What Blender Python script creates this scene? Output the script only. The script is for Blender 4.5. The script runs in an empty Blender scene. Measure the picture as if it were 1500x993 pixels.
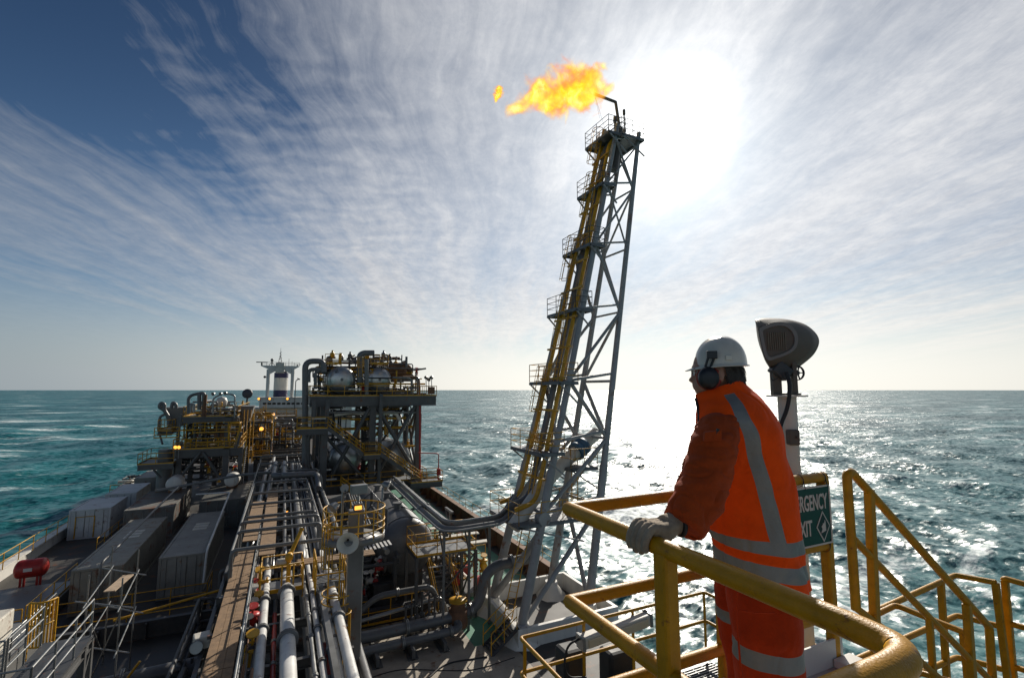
import bpy, bmesh, math, random
import numpy as np
from mathutils import Vector, Matrix, Euler
random.seed(7)
SC = bpy.context.scene
COL = SC.collection
EYE = 24.0            # eye height above the sea; everything is authored relative to the eye, then raised
PITCH = 6.075; YAW = 25.449
R = math.radians
# ---------------------------------------------------------------- camera
cam = bpy.data.cameras.new('camera'); cam_o = bpy.data.objects.new('camera', cam); COL.objects.link(cam_o)
cam.sensor_width = 36.0; cam.lens = 36.0*700/1500; cam.clip_start = 0.05; cam.clip_end = 90000
cam_o.location = (0, 0, EYE); cam_o.rotation_euler = (R(90+PITCH), 0, -R(YAW))
SC.camera = cam_o
SC.view_settings.view_transform = 'Standard'; SC.view_settings.look = 'None'
SC.view_settings.exposure = 0.0; SC.view_settings.gamma = 1.0
SC.cycles.use_denoising = True
SC.cycles.max_bounces = 6; SC.cycles.diffuse_bounces = 3; SC.cycles.glossy_bounces = 3
SC.cycles.sample_clamp_indirect = 4.0
SC.cycles.sample_clamp_direct = 0.0
SC.cycles.volume_step_rate = 1.0
# ---------------------------------------------------------------- survey helper: photo bearings on a known plane of the ship
_cp, _sp = math.cos(R(PITCH)), math.sin(R(PITCH)); _cy, _sy = math.cos(R(YAW)), math.sin(R(YAW))
def ray(px, py):
    x = (px-750)/700.; y = -(py-496.5)/700.
    f = _cp - y*_sp; u = _sp + y*_cp
    return Vector((x*_cy + f*_sy, -x*_sy + f*_cy, u))
def onY(px, py, Y):
    r = ray(px, py); return r*(Y/r.y)
def onX(px, py, X):
    r = ray(px, py); return r*(X/r.x)
def onZ(px, py, Z):
    r = ray(px, py); return r*(Z/r.z)
def V(*a): return Vector(a)
# ---------------------------------------------------------------- objects, parts, labels
ORG = {}
ROOTS = []
def tag(o, label=None, cat=None, group=None, kind=None):
    if label: o['label'] = label
    if cat: o['category'] = cat
    if group: o['group'] = group
    if kind: o['kind'] = kind
    return o
def thing(name, loc, label, cat, group=None):
    o = bpy.data.objects.new(name, None); COL.objects.link(o)
    o.empty_display_size = 0.3
    o.location = loc; ORG[o] = Vector(loc); ROOTS.append(o)
    return tag(o, label, cat, group)
class MB:
    """collects boxes, bars, tubes and sheets; build() links them as one mesh object"""
    def __init__(s): s.v = []; s.f = []; s.m = []; s.cur = 0; s.sm = []
    def add(s, vs, fs, smooth=False):
        b = len(s.v); s.v.extend([tuple(v) for v in vs])
        for f in fs:
            s.f.append(tuple(i+b for i in f)); s.m.append(s.cur); s.sm.append(smooth)
        return s
    def box(s, lo, hi):
        x0, y0, z0 = lo; x1, y1, z1 = hi
        return s.add([(x0,y0,z0),(x1,y0,z0),(x1,y1,z0),(x0,y1,z0),(x0,y0,z1),(x1,y0,z1),(x1,y1,z1),(x0,y1,z1)],
            [(0,3,2,1),(4,5,6,7),(0,1,5,4),(1,2,6,5),(2,3,7,6),(3,0,4,7)])
    def obox(s, c, size, rot):
        M = rot if isinstance(rot, Matrix) else Euler(rot).to_matrix()
        c = Vector(c); hx, hy, hz = (a/2 for a in size)
        vs = [c + M @ Vector(p) for p in [(-hx,-hy,-hz),(hx,-hy,-hz),(hx,hy,-hz),(-hx,hy,-hz),(-hx,-hy,hz),(hx,-hy,hz),(hx,hy,hz),(-hx,hy,hz)]]
        return s.add(vs, [(0,3,2,1),(4,5,6,7),(0,1,5,4),(1,2,6,5),(2,3,7,6),(3,0,4,7)])
    def bar(s, p, q, w, h=None, up=(0,0,1)):
        h = h or w; p = Vector(p); q = Vector(q); d = (q-p)
        if d.length < 1e-6: return s
        d.normalize(); u = Vector(up)
        if abs(d.dot(u)) > .98: u = Vector((0,1,0)) if abs(d.y) < .9 else Vector((1,0,0))
        a = d.cross(u).normalized(); b = a.cross(d).normalized()
        vs = []
        for c in (p, q):
            for (i, j) in ((-1,-1),(1,-1),(1,1),(-1,1)): vs.append(c + a*(i*w/2) + b*(j*h/2))
        return s.add(vs, [(0,1,2,3),(7,6,5,4),(0,4,5,1),(1,5,6,2),(2,6,7,3),(3,7,4,0)])
    def ibeam(s, p, q, w, h, t=.03):
        p = Vector(p); q = Vector(q); d = (q-p).normalized()
        u = Vector((0,0,1)) if abs(d.z) < .9 else Vector((0,1,0))
        a = d.cross(u).normalized(); b = a.cross(d).normalized()
        s.bar(p + b*(h/2-t/2), q + b*(h/2-t/2), w, t, u); s.bar(p - b*(h/2-t/2), q - b*(h/2-t/2), w, t, u)
        return s.bar(p, q, t, h-2*t, u)
    def tube(s, pts, r, seg=10, caps=True, bend=0.0, r2=None):
        pts = [Vector(p) for p in pts]
        if bend > 0 and len(pts) > 2:
            out = [pts[0]]
            for i in range(1, len(pts)-1):
                a, b, c = pts[i-1], pts[i], pts[i+1]
                k = min(bend, (a-b).length*.49, (c-b).length*.49)
                p0 = b + (a-b).normalized()*k; p1 = b + (c-b).normalized()*k
                for t in (0, .2, .4, .6, .8, 1):
                    out.append(p0*(1-t)**2 + b*2*t*(1-t) + p1*t*t)
            out.append(pts[-1]); pts = out
        q = [pts[0]]
        for p in pts[1:]:
            if (p-q[-1]).length > 1e-5: q.append(p)
        pts = q
        if len(pts) < 2: return s
        n = len(pts); rs = [r if r2 is None else r+(r2-r)*i/(n-1) for i in range(n)]
        t0 = (pts[1]-pts[0]).normalized()
        u = Vector((0,0,1)) if abs(t0.z) < .9 else Vector((1,0,0))
        nrm = t0.cross(u).normalized()
        vs = []
        for i, p in enumerate(pts):
            t = (pts[min(i+1,n-1)]-pts[max(i-1,0)]).normalized()
            nrm = (nrm - t*nrm.dot(t)).normalized(); bn = t.cross(nrm)
            for k in range(seg):
                a = 2*math.pi*k/seg; vs.append(p + (nrm*math.cos(a)+bn*math.sin(a))*rs[i])
        fs = [(i*seg+k, i*seg+(k+1)%seg, (i+1)*seg+(k+1)%seg, (i+1)*seg+k) for i in range(n-1) for k in range(seg)]
        s.add(vs, fs, True)
        if caps: s.add(vs[:seg], [tuple(range(seg))[::-1]]); s.add(vs[-seg:], [tuple(range(seg))])
        return s
    def lathe(s, c, axis, prof, seg=20, caps=True):
        """prof: (distance along the axis, radius)"""
        c = Vector(c); d = Vector(axis).normalized()
        u = Vector((0,0,1)) if abs(d.z) < .9 else Vector((1,0,0))
        a = d.cross(u).normalized(); b = d.cross(a)
        vs = []
        for (h, r) in prof:
            for k in range(seg):
                t = 2*math.pi*k/seg; vs.append(c + d*h + (a*math.cos(t)+b*math.sin(t))*r)
        n = len(prof)
        s.add(vs, [(i*seg+k, (i+1)*seg+k, (i+1)*seg+(k+1)%seg, i*seg+(k+1)%seg) for i in range(n-1) for k in range(seg)], True)
        if caps:
            if prof[0][1] > 1e-4: s.add(vs[:seg], [tuple(range(seg))])
            if prof[-1][1] > 1e-4: s.add(vs[-seg:], [tuple(range(seg))[::-1]])
        return s
    def vessel(s, p, q, r, seg=24, dome=.5):
        p = Vector(p); q = Vector(q); L = (q-p).length; prof = []
        for i in range(7):
            a = math.pi/2*i/6; prof.append((-math.cos(a)*r*dome, max(math.sin(a)*r, .0005)))
        prof += [(L+math.sin(math.pi/2*i/6)*r*dome, max(math.cos(math.pi/2*i/6)*r, .0005)) for i in range(7)]
        return s.lathe(p, q-p, prof, seg)
    def sheet(s, pts, th):
        """flat polygon given counter-clockwise in plan, thickness downwards"""
        n = len(pts); top = [Vector(p) for p in pts]; bot = [p - Vector((0,0,th)) for p in top]
        fs = [tuple(range(n)), tuple(range(2*n-1, n-1, -1))]
        fs += [(i, i+n, (i+1)%n+n, (i+1)%n) for i in range(n)]
        return s.add(top+bot, fs)
    def rail(s, pts, h=1.1, r=.025, n=2, step=1.6, toe=True, closed=False, seg=6, drop=0.0):
        """guard rail along points on the deck"""
        P = [Vector(p) for p in pts]
        if closed: P.append(P[0])
        for k in range(n+1 if n > 2 else n):
            z = h*(1-k/(n if n <= 2 else n)) if n <= 2 else h*(1-k/n)
            if z < .05: continue
            s.tube([p+Vector((0,0,z)) for p in P], r, seg)
        for a, b in zip(P[:-1], P[1:]):
            L = (b-a).length; m = max(1, round(L/step))
            for i in range(m+1):
                p = a.lerp(b, i/m); s.tube([p-Vector((0,0,drop)), p+Vector((0,0,h))], r, seg)
            if toe: s.bar(a+Vector((0,0,.06)), b+Vector((0,0,.06)), .012, .12)
        return s
    def build(s, name, mats, parent=None, label=None, cat=None, group=None, kind=None, bevel=0, smooth=None):
        if not isinstance(mats, (list, tuple)): mats = [mats]
        if parent is not None: o0 = ORG[parent]
        else:
            A = np.array(s.v); o0 = Vector(((A[:,0].min()+A[:,0].max())/2, (A[:,1].min()+A[:,1].max())/2, A[:,2].min()))
        me = bpy.data.meshes.new(name)
        me.from_pydata([(v[0]-o0.x, v[1]-o0.y, v[2]-o0.z) for v in s.v], [], s.f)
        for m in mats: me.materials.append(m)
        me.polygons.foreach_set('material_index', s.m)
        me.polygons.foreach_set('use_smooth', [True]*len(s.f) if smooth else s.sm)
        me.update()
        o = bpy.data.objects.new(name, me); COL.objects.link(o)
        ORG[o] = o0
        if parent is not None: o.parent = parent
        else: o.location = o0; ROOTS.append(o)
        if bevel:
            b = o.modifiers.new('bevel', 'BEVEL'); b.width = bevel; b.segments = 2; b.limit_method = 'ANGLE'
        return tag(o, label, cat, group, kind)
def copy_thing(o, offset, label=None, group=None):
    c = o.copy(); COL.objects.link(c); ROOTS.append(c)
    c.location = o.location + Vector(offset); ORG[c] = ORG[o] + Vector(offset)
    if label: c['label'] = label
    if group: c['group'] = group
    for ch in list(o.children):
        d = ch.copy(); COL.objects.link(d); d.parent = c
        for g in list(ch.children):
            e = g.copy(); COL.objects.link(e); e.parent = d
    return c
# ---------------------------------------------------------------- materials
def nn(nt, t, **kw):
    n = nt.nodes.new(t)
    for k, v in kw.items():
        if k in n.inputs: n.inputs[k].default_value = v
        else: setattr(n, k, v)
    return n
def mat(name, col, rough=.5, metal=0.0, var=.25, scale=3.0, rust=0.0, bump=.0, bscale=30.0, rustcol=(.16,.055,.02), spec=.5, stain=0.0, coat=0.0, streak=False):
    m = bpy.data.materials.new(name); m.use_nodes = True; nt = m.node_tree; L = nt.links.new
    b = nt.nodes['Principled BSDF']; b.inputs['Roughness'].default_value = rough; b.inputs['Metallic'].default_value = metal
    b.inputs['Specular IOR Level'].default_value = spec; b.inputs['Coat Weight'].default_value = coat
    g = nn(nt, 'ShaderNodeNewGeometry')
    mp = nn(nt, 'ShaderNodeMapping'); L(g.outputs['Position'], mp.inputs['Vector'])
    if streak: mp.inputs['Scale'].default_value = (1, 1, .15)
    n = nn(nt, 'ShaderNodeTexNoise', Scale=scale, Detail=6.0, Roughness=.65); L(mp.outputs['Vector'], n.inputs['Vector'])
    mr = nn(nt, 'ShaderNodeMapRange'); mr.inputs['From Min'].default_value = .3; mr.inputs['From Max'].default_value = .7
    mr.inputs['To Min'].default_value = 1-var; mr.inputs['To Max'].default_value = 1+var*.45; L(n.outputs['Fac'], mr.inputs['Value'])
    mx = nn(nt, 'ShaderNodeMix', data_type='RGBA', blend_type='MULTIPLY'); mx.inputs['Factor'].default_value = 1
    mx.inputs['A'].default_value = (*col, 1); L(mr.outputs['Result'], mx.inputs['B']); out = mx.outputs['Result']
    def patch(out, sc, lo, hi, c, amt, seed):
        w = nn(nt, 'ShaderNodeVectorMath', operation='ADD'); w.inputs[1].default_value = (seed, seed*2.3, seed*.7); L(mp.outputs['Vector'], w.inputs[0])
        r = nn(nt, 'ShaderNodeTexNoise', Scale=sc, Detail=8.0, Roughness=.7); L(w.outputs['Vector'], r.inputs['Vector'])
        q = nn(nt, 'ShaderNodeMapRange'); q.inputs['From Min'].default_value = lo; q.inputs['From Max'].default_value = hi; q.inputs['To Max'].default_value = amt
        L(r.outputs['Fac'], q.inputs['Value'])
        x = nn(nt, 'ShaderNodeMix', data_type='RGBA'); L(q.outputs['Result'], x.inputs['Factor']); L(out, x.inputs['A']); x.inputs['B'].default_value = (*c, 1)
        return x.outputs['Result']
    if stain: out = patch(out, scale*.6, .5, .72, tuple(c*.35 for c in col), stain, 4.1)
    if rust: out = patch(out, scale*1.7, .62-rust*.25, .70-rust*.2, rustcol, .85, 11.3)
    L(out, b.inputs['Base Color'])
    rr = nn(nt, 'ShaderNodeMapRange'); rr.inputs['To Min'].default_value = max(.05, rough-.15); rr.inputs['To Max'].default_value = min(1, rough+.18)
    L(n.outputs['Fac'], rr.inputs['Value']); L(rr.outputs['Result'], b.inputs['Roughness'])
    if bump:
        bn = nn(nt, 'ShaderNodeTexNoise', Scale=bscale, Detail=4.0); L(g.outputs['Position'], bn.inputs['Vector'])
        bp = nn(nt, 'ShaderNodeBump', Strength=bump, Distance=.02); L(bn.outputs['Fac'], bp.inputs['Height']); L(bp.outputs['Normal'], b.inputs['Normal'])
    return m
def emit(name, col, strength):
    m = bpy.data.materials.new(name); m.use_nodes = True; nt = m.node_tree
    e = nn(nt, 'ShaderNodeEmission', Color=(*col, 1), Strength=strength)
    nt.links.new(e.outputs['Emission'], nt.nodes['Material Output'].inputs['Surface']); return m
M = dict(
    grey=mat('grey_paint', (.098,.097,.094), .45, var=.3, rust=.12, scale=1.2),
    steel=mat('light_grey_paint', (.165,.163,.155), .4, var=.25, rust=.08, scale=1.0),
    tower=mat('tower_paint', (.33,.325,.315), .42, var=.25, rust=.16, scale=.9),
    white=mat('white_paint', (.66,.635,.58), .45, var=.18, rust=.14, scale=.8, stain=.25, streak=True),
    cream=mat('cream_paint', (.62,.58,.50), .5, var=.2, rust=.1, scale=1.0, stain=.3),
    contain=mat('container_paint', (.27,.262,.235), .55, var=.3, rust=.14, scale=.8, stain=.3),
    yellow=mat('yellow_paint', (.62,.32,.012), .42, var=.3, rust=.1, scale=3.0, stain=.25),
    yel2=mat('yellow_rail_paint', (.52,.25,.004), .42, var=.25, rust=.07, scale=11.0, bump=.15, bscale=160, stain=.3, spec=.3),
    dark=mat('dark_steel', (.05,.052,.055), .5, var=.35, rust=.1),
    black=mat('black_rubber', (.015,.015,.016), .6, var=.2),
    galv=mat('galvanised_pipe', (.30,.30,.29), .34, metal=.6, var=.3, scale=1.5, stain=.3),
    pipe=mat('pipe_paint', (.145,.144,.142), .38, var=.25, rust=.1, scale=1.2),
    wpipe=mat('white_pipe_lagging', (.66,.65,.62), .38, var=.22, rust=.1, scale=1.4, stain=.35),
    alu=mat('aluminium_cladding', (.52,.52,.50), .32, metal=.85, var=.3, scale=1.4, bump=.12, bscale=6, stain=.2),
    wood=mat('weathered_planks', (.27,.17,.092), .8, var=.4, scale=5, bump=.3, bscale=40, stain=.4),
    deck=mat('grey_deck_paint', (.062,.057,.05), .62, var=.45, scale=.45, rust=.22, bump=.2, bscale=12, stain=.6),
    foredeck=mat('fore_deck_paint', (.40,.345,.27), .62, var=.4, scale=.7, rust=.2, bump=.2, bscale=12, stain=.55),
    gloom=mat('shade_toned_deck', (.035,.033,.030), .5, var=.5, scale=.8, rust=.1, stain=.5),  # near-black base colour holds the deep shade of this deck, plus stains
    green=mat('green_deck_paint', (.05,.22,.13), .6, var=.4, scale=.6, rust=.2, stain=.4),
    grate=mat('steel_grating', (.17,.175,.18), .5, metal=.3, var=.3),
    red=mat('red_paint', (.42,.025,.018), .4, var=.3, rust=.05, stain=.3),
    brown=mat('rusty_steel', (.20,.10,.05), .75, var=.45, scale=2.5),
    navy=mat('navy_paint', (.018,.016,.07), .4, var=.2),
    hull=mat('hull_paint', (.06,.062,.07), .5, var=.3, rust=.15),
    blue=mat('blue_clamp', (.05,.13,.22), .5, var=.2),
    lamp=emit('sodium_lamp', (1.0,.40,.06), 2.2),
    lampw=emit('warm_lamp', (1.0,.70,.34), 2.2),
    glass=mat('dark_window', (.012,.015,.018), .12, var=.1),
)
# ---------------------------------------------------------------- daylight: sky, clouds, sun
SUN_EL, SUN_AZ = 28.0, 44.2            # azimuth from +Y towards +X
sd = Vector((math.sin(R(SUN_AZ))*math.cos(R(SUN_EL)), math.cos(R(SUN_AZ))*math.cos(R(SUN_EL)), math.sin(R(SUN_EL))))
sun = bpy.data.lights.new('sun', 'SUN'); sun.energy = 5.0; sun.angle = R(.5); sun.color = (1.0, .93, .82)
sun_o = bpy.data.objects.new('sun', sun); COL.objects.link(sun_o)
sun_o.rotation_euler = sd.to_track_quat('Z', 'Y').to_euler()
W = bpy.data.worlds.new('World'); SC.world = W; W.use_nodes = True
nt = W.node_tree; L = nt.links.new
for n in list(nt.nodes): nt.nodes.remove(n)
outw = nn(nt, 'ShaderNodeOutputWorld'); bg = nn(nt, 'ShaderNodeBackground'); L(bg.outputs[0], outw.inputs['Surface'])
sky = nn(nt, 'ShaderNodeTexSky'); sky.sky_type = 'NISHITA'; sky.sun_disc = False
sky.sun_elevation = R(SUN_EL); sky.sun_rotation = R(SUN_AZ); sky.altitude = 30; sky.air_density = 1.0; sky.dust_density = .6; sky.ozone_density = 1.6
bg.inputs['Strength'].default_value = .078
tc = nn(nt, 'ShaderNodeTexCoord'); D = tc.outputs['Generated']
def vm(op, a, b=None):
    n = nn(nt, 'ShaderNodeVectorMath', operation=op)
    for i, x in enumerate((a, b)):
        if x is None: continue
        if hasattr(x, 'is_output'): L(x, n.inputs[i])
        else: n.inputs[i].default_value = x
    return n.outputs['Value'] if op in ('DOT_PRODUCT', 'LENGTH') else n.outputs['Vector']
def mt(op, a, b=0.0, c=None, clamp=False):
    n = nn(nt, 'ShaderNodeMath', operation=op); n.use_clamp = clamp
    for i, x in enumerate((a, b, c)):
        if x is None: continue
        if hasattr(x, 'is_output'): L(x, n.inputs[i])
        else: n.inputs[i].default_value = x
    return n.outputs[0]
def rng(x, a, b, lo=0.0, hi=1.0, smooth=True):
    n = nn(nt, 'ShaderNodeMapRange'); n.interpolation_type = 'SMOOTHSTEP' if smooth else 'LINEAR'
    n.inputs['From Min'].default_value = a; n.inputs['From Max'].default_value = b; n.inputs['To Min'].default_value = lo; n.inputs['To Max'].default_value = hi
    L(x, n.inputs['Value']); return n.outputs['Result']
def mixc(f, a, b, mode='MIX'):
    n = nn(nt, 'ShaderNodeMix', data_type='RGBA', blend_type=mode)
    for k, x in (('Factor', f), ('A', a), ('B', b)):
        if hasattr(x, 'is_output'): L(x, n.inputs[k])
        else: n.inputs[k].default_value = x if k == 'Factor' else ((*x, 1) if len(x) == 3 else x)
    return n.outputs['Result']
def noise(vec, scale, detail=8, rough=.6, dist=0.0):
    n = nn(nt, 'ShaderNodeTexNoise', Scale=scale, Detail=float(detail), Roughness=rough, Distortion=dist); L(vec, n.inputs['Vector']); return n.outputs['Fac']
STREAK = 21.4                          # bearing the cirrus fibres run along
al = V(math.sin(R(STREAK)), math.cos(R(STREAK)), 0); ac = V(math.cos(R(STREAK)), -math.sin(R(STREAK)), 0)
sep = nn(nt, 'ShaderNodeSeparateXYZ'); L(D, sep.inputs[0]); Zc = sep.outputs['Z']
den = mt('ADD', mt('MAXIMUM', Zc, 0.0), .10)
u = mt('DIVIDE', vm('DOT_PRODUCT', D, al), den); w = mt('DIVIDE', vm('DOT_PRODUCT', D, ac), den)   # plan coordinates of the cloud layer
def comb(x, y, z=0.0):
    n = nn(nt, 'ShaderNodeCombineXYZ')
    for i, a in enumerate((x, y, z)):
        if hasattr(a, 'is_output'): L(a, n.inputs[i])
        else: n.inputs[i].default_value = a
    return n.outputs[0]
P0 = comb(u, w)
warp = noise(P0, 1.1, 4)
wv = mt('ADD', w, mt('MULTIPLY', mt('SUBTRACT', warp, .5), .30))
fib = noise(comb(mt('MULTIPLY', u, .17), mt('MULTIPLY', wv, 1.5), 3.1), 1.7, 13, .60, .03)        # broad fibres
fin = noise(comb(mt('MULTIPLY', u, .34), mt('MULTIPLY', wv, 3.9), 9.7), 2.6, 13, .68, .06)          # fine fibres
big = noise(comb(mt('MULTIPLY', u, .6), w, 1.3), .85, 5, .55)                                       # where the veil lies
lump = noise(comb(u, w, 5.0), 3.2, 12, .68, .2)
mott = noise(comb(u, mt('MULTIPLY', w, 1.3), 8.0), 6.5, 13, .72, .15)                               # breaks fibres into wisps
rip_n = nn(nt, 'ShaderNodeTexWave', wave_type='BANDS', bands_direction='X', wave_profile='SIN')
rip_n.inputs['Scale'].default_value = 2.6; rip_n.inputs['Distortion'].default_value = 9.0; rip_n.inputs['Detail'].default_value = 6.0; rip_n.inputs['Detail Scale'].default_value = 1.7; rip_n.inputs['Detail Roughness'].default_value = .6
L(comb(u, w), rip_n.inputs['Vector']); rip = rip_n.outputs['Fac']
sdot = mt('MAXIMUM', vm('DOT_PRODUCT', D, sd), 0.0)
near = rng(sdot, .45, .95)                       # towards the sun the veil thickens
left = rng(w, -.4, -1.6)                         # clearer sky to the left
high = rng(Zc, .30, .62)
cov = mt('ADD', mt('MULTIPLY', fib, .98), mt('MULTIPLY', big, .62))
cov = mt('ADD', cov, mt('MULTIPLY', fin, .50)); cov = mt('ADD', cov, mt('MULTIPLY', mott, .17))
cov = mt('ADD', cov, mt('MULTIPLY', near, .20))
cov = mt('SUBTRACT', cov, mt('MULTIPLY', left, .15))
cov = mt('SUBTRACT', cov, mt('MULTIPLY', mt('MULTIPLY', rng(Zc, .26, .55), rng(w, .05, -.55)), .15))
cov = mt('SUBTRACT', cov, mt('MULTIPLY', mt('MULTIPLY', rng(Zc, .24, .50), rng(sdot, .98, .80)), .19)); cov = mt('ADD', cov, mt('MULTIPLY', mt('MULTIPLY', rng(Zc, .06, .14), rng(Zc, .40, .22)), .09))
ripm = mt('MULTIPLY', rng(u, .9, 1.4), rng(u, 3.2, 2.3)); ripm = mt('MULTIPLY', ripm, mt('MULTIPLY', rng(w, -1.35, -.85), rng(w, -.05, -.4)))
cov = mt('ADD', cov, mt('MULTIPLY', mt('MULTIPLY', ripm, mt('SUBTRACT', rip, .42)), .08))
cl = rng(cov, .86, 1.50, smooth=False)
cl = mt('MULTIPLY', cl, rng(sdot, .1, .75, .72, .95))
# small torn puffs
puff = mt('MULTIPLY', rng(lump, .66, .76), rng(noise(comb(u, w, 2.2), 1.1, 2), .52, .6))
cl = mt('MAXIMUM', cl, mt('MULTIPLY', puff, .55))
lowv = rng(Zc, .24, .0)
cl = mt('ADD', mt('MULTIPLY', cl, mt('SUBTRACT', 1.0, rng(Zc,.14,.02))), mt('MULTIPLY', rng(Zc,.14,.02), .93)); cl = mt('MAXIMUM', cl, mt('MULTIPLY', lowv, .93))
# colours; the sky is scaled by the background strength, so clouds are given in the same units
blue = mixc(1.0, sky.outputs['Color'], (.60, .77, .90), 'MULTIPLY')
blue = mixc(1.0, blue, comb(rng(Zc, .05, .62, 1.0, .42), rng(Zc, .05, .62, 1.0, .47), rng(Zc, .05, .62, 1.0, .53)), 'MULTIPLY')
cb = mt('ADD', mt('ADD', mt('MULTIPLY', mt('POWER', sdot, 2.2), 5.2), 4.3), mt('MULTIPLY', rng(vm('DOT_PRODUCT', D, sd), .1, -1.0), 3.4))  # last term: unseen clouds opposite the sun brightened as added fill light
warmh = rng(vm('DOT_PRODUCT', D, sd), .35, .85)
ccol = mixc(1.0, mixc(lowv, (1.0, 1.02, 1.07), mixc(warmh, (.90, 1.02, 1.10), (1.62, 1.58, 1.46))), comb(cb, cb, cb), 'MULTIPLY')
ccol = mixc(1.0, ccol, mixc(1.0, (1,1,1), mixc(rng(Zc,.04,.22), (1,1,1), comb(rng(mott,.3,.7,.86,1.12), rng(mott,.3,.7,.88,1.11), rng(mott,.3,.7,.91,1.09))), 'MULTIPLY'), 'MULTIPLY')
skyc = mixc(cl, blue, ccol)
glow = mt('ADD', mt('MULTIPLY', mt('POWER', sdot, 420.0), 34.0), mt('ADD', mt('MULTIPLY', mt('POWER', sdot, 70.0), 5.5), mt('MULTIPLY', mt('POWER', sdot, 12.0), 2.0)))
skyc = mixc(1.0, skyc, mixc(1.0, (1.0, .985, .93), comb(glow, glow, glow), 'MULTIPLY'), 'ADD')
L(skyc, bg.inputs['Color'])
# ---------------------------------------------------------------- sea: one sheet to the horizon, real waves
def make_sea():
    az0 = R(YAW); fan = R(66)
    th = np.concatenate([np.linspace(-fan, fan, 1000), np.linspace(fan, 2*math.pi-fan, 66)[1:-1]])
    ang = np.concatenate([np.linspace(R(40), R(1.0), 620), np.linspace(R(1.0), R(.03), 90)[1:]])
    r = EYE/np.tan(ang)
    dr = np.abs(np.gradient(r))
    Rr, Th = np.meshgrid(r, th, indexing='ij')
    X = Rr*np.sin(Th+az0); Y = Rr*np.cos(Th+az0); Z = np.zeros_like(X)
    samp = np.maximum(np.broadcast_to(dr[:, None], X.shape), Rr*R(132)/1000)
    wide = (np.arange(len(th)) > 999)
    samp = samp + wide[None, :]*Rr*.09
    rs = np.random.RandomState(5)
    N = 110; lam = np.exp(rs.uniform(math.log(1.6), math.log(62), N)); 
    wd = R(YAW-105)
    ddir = wd + rs.normal(0, .62, N)*np.clip(1.5-lam/70, .6, 1.4)
    DX = np.zeros_like(X); DY = np.zeros_like(X); J = np.zeros_like(X)
    for i in range(N):
        k = 2*math.pi/lam[i]; a = .0044*lam[i]**1.0*(1.0 if lam[i] < 30 else 30/lam[i])
        fade = np.clip(1.6 - 4.0*samp/lam[i], 0, 1)
        if fade.max() <= 0: continue
        dx, dy = math.sin(ddir[i]), math.cos(ddir[i]); ph = k*(X*dx+Y*dy)+rs.uniform(0, 6.28)
        s_, c_ = np.sin(ph), np.cos(ph)
        Z += fade*a*c_; DX -= fade*a*dx*s_*1.0; DY -= fade*a*dy*s_*1.0; J += fade*a*k*c_
    X2 = X+DX; Y2 = Y+DY
    Z -= EYE
    ni, nj = X.shape
    vs = np.stack([X2, Y2, Z], -1).reshape(-1, 3)
    ii, jj = np.meshgrid(np.arange(ni-1), np.arange(nj), indexing='ij'); j2 = (jj+1) % nj
    q = np.stack([ii*nj+jj, (ii+1)*nj+jj, (ii+1)*nj+j2, ii*nj+j2], -1).reshape(-1, 4)
    me = bpy.data.meshes.new('sea'); me.vertices.add(len(vs)); me.vertices.foreach_set('co', vs.ravel())
    me.loops.add(q.size); me.loops.foreach_set('vertex_index', q.ravel().astype(np.int32))
    me.polygons.add(len(q)); me.polygons.foreach_set('loop_start', np.arange(0, q.size, 4, dtype=np.int32))
    me.polygons.foreach_set('use_smooth', np.ones(len(q), bool))
    at = me.attributes.new('crest', 'FLOAT', 'POINT'); at.data.foreach_set('value', J.ravel().astype(np.float32))
    me.update(); me.validate()
    o = bpy.data.objects.new('sea', me); COL.objects.link(o); ORG[o] = V(0,0,0); ROOTS.append(o)
    tag(o, 'rough teal sea with whitecaps reaching to the horizon', 'sea', kind='structure')
    m = bpy.data.materials.new('sea_water'); m.use_nodes = True; nt = m.node_tree; L = nt.links.new
    b = nt.nodes['Principled BSDF']
    b.inputs['IOR'].default_value = 1.42
    g = nn(nt, 'ShaderNodeNewGeometry')
    def ntex(sc, det, rough=.6, stretch=None, dist=0.0):
        v = g.outputs['Position']
        if stretch:
            mp = nn(nt, 'ShaderNodeMapping'); mp.inputs['Rotation'].default_value = (0, 0, stretch[0]); mp.inputs['Scale'].default_value = (stretch[1], 1, 1); L(v, mp.inputs['Vector']); v = mp.outputs['Vector']
        n = nn(nt, 'ShaderNodeTexNoise', Scale=sc, Detail=det, Roughness=rough, Distortion=dist); L(v, n.inputs['Vector']); return n.outputs['Fac']
    def mth(op, a, b2):
        n = nn(nt, 'ShaderNodeMath', operation=op)
        for i, x in enumerate((a, b2)):
            if hasattr(x, 'is_output'): L(x, n.inputs[i])
            else: n.inputs[i].default_value = x
        return n.outputs[0]
    def rg(x, a, b2, lo=0., hi=1.):
        n = nn(nt, 'ShaderNodeMapRange'); n.interpolation_type = 'SMOOTHSTEP'
        for k, v in (('From Min', a), ('From Max', b2), ('To Min', lo), ('To Max', hi)): n.inputs[k].default_value = v
        L(x, n.inputs['Value']); return n.outputs['Result']
    wr = wd
    def ncol(sc, det, rough, stretch, dist=0.0):
        mp = nn(nt, 'ShaderNodeMapping'); mp.inputs['Rotation'].default_value = (0, 0, stretch[0]); mp.inputs['Scale'].default_value = (stretch[1], 1, 1); L(g.outputs['Position'], mp.inputs['Vector'])
        n = nn(nt, 'ShaderNodeTexNoise', Scale=sc, Detail=det, Roughness=rough, Distortion=dist); L(mp.outputs['Vector'], n.inputs['Vector'])
        s2 = nn(nt, 'ShaderNodeVectorMath', operation='SUBTRACT'); L(n.outputs['Color'], s2.inputs[0]); s2.inputs[1].default_value = (.5,.5,.5); return s2.outputs[0]
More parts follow.
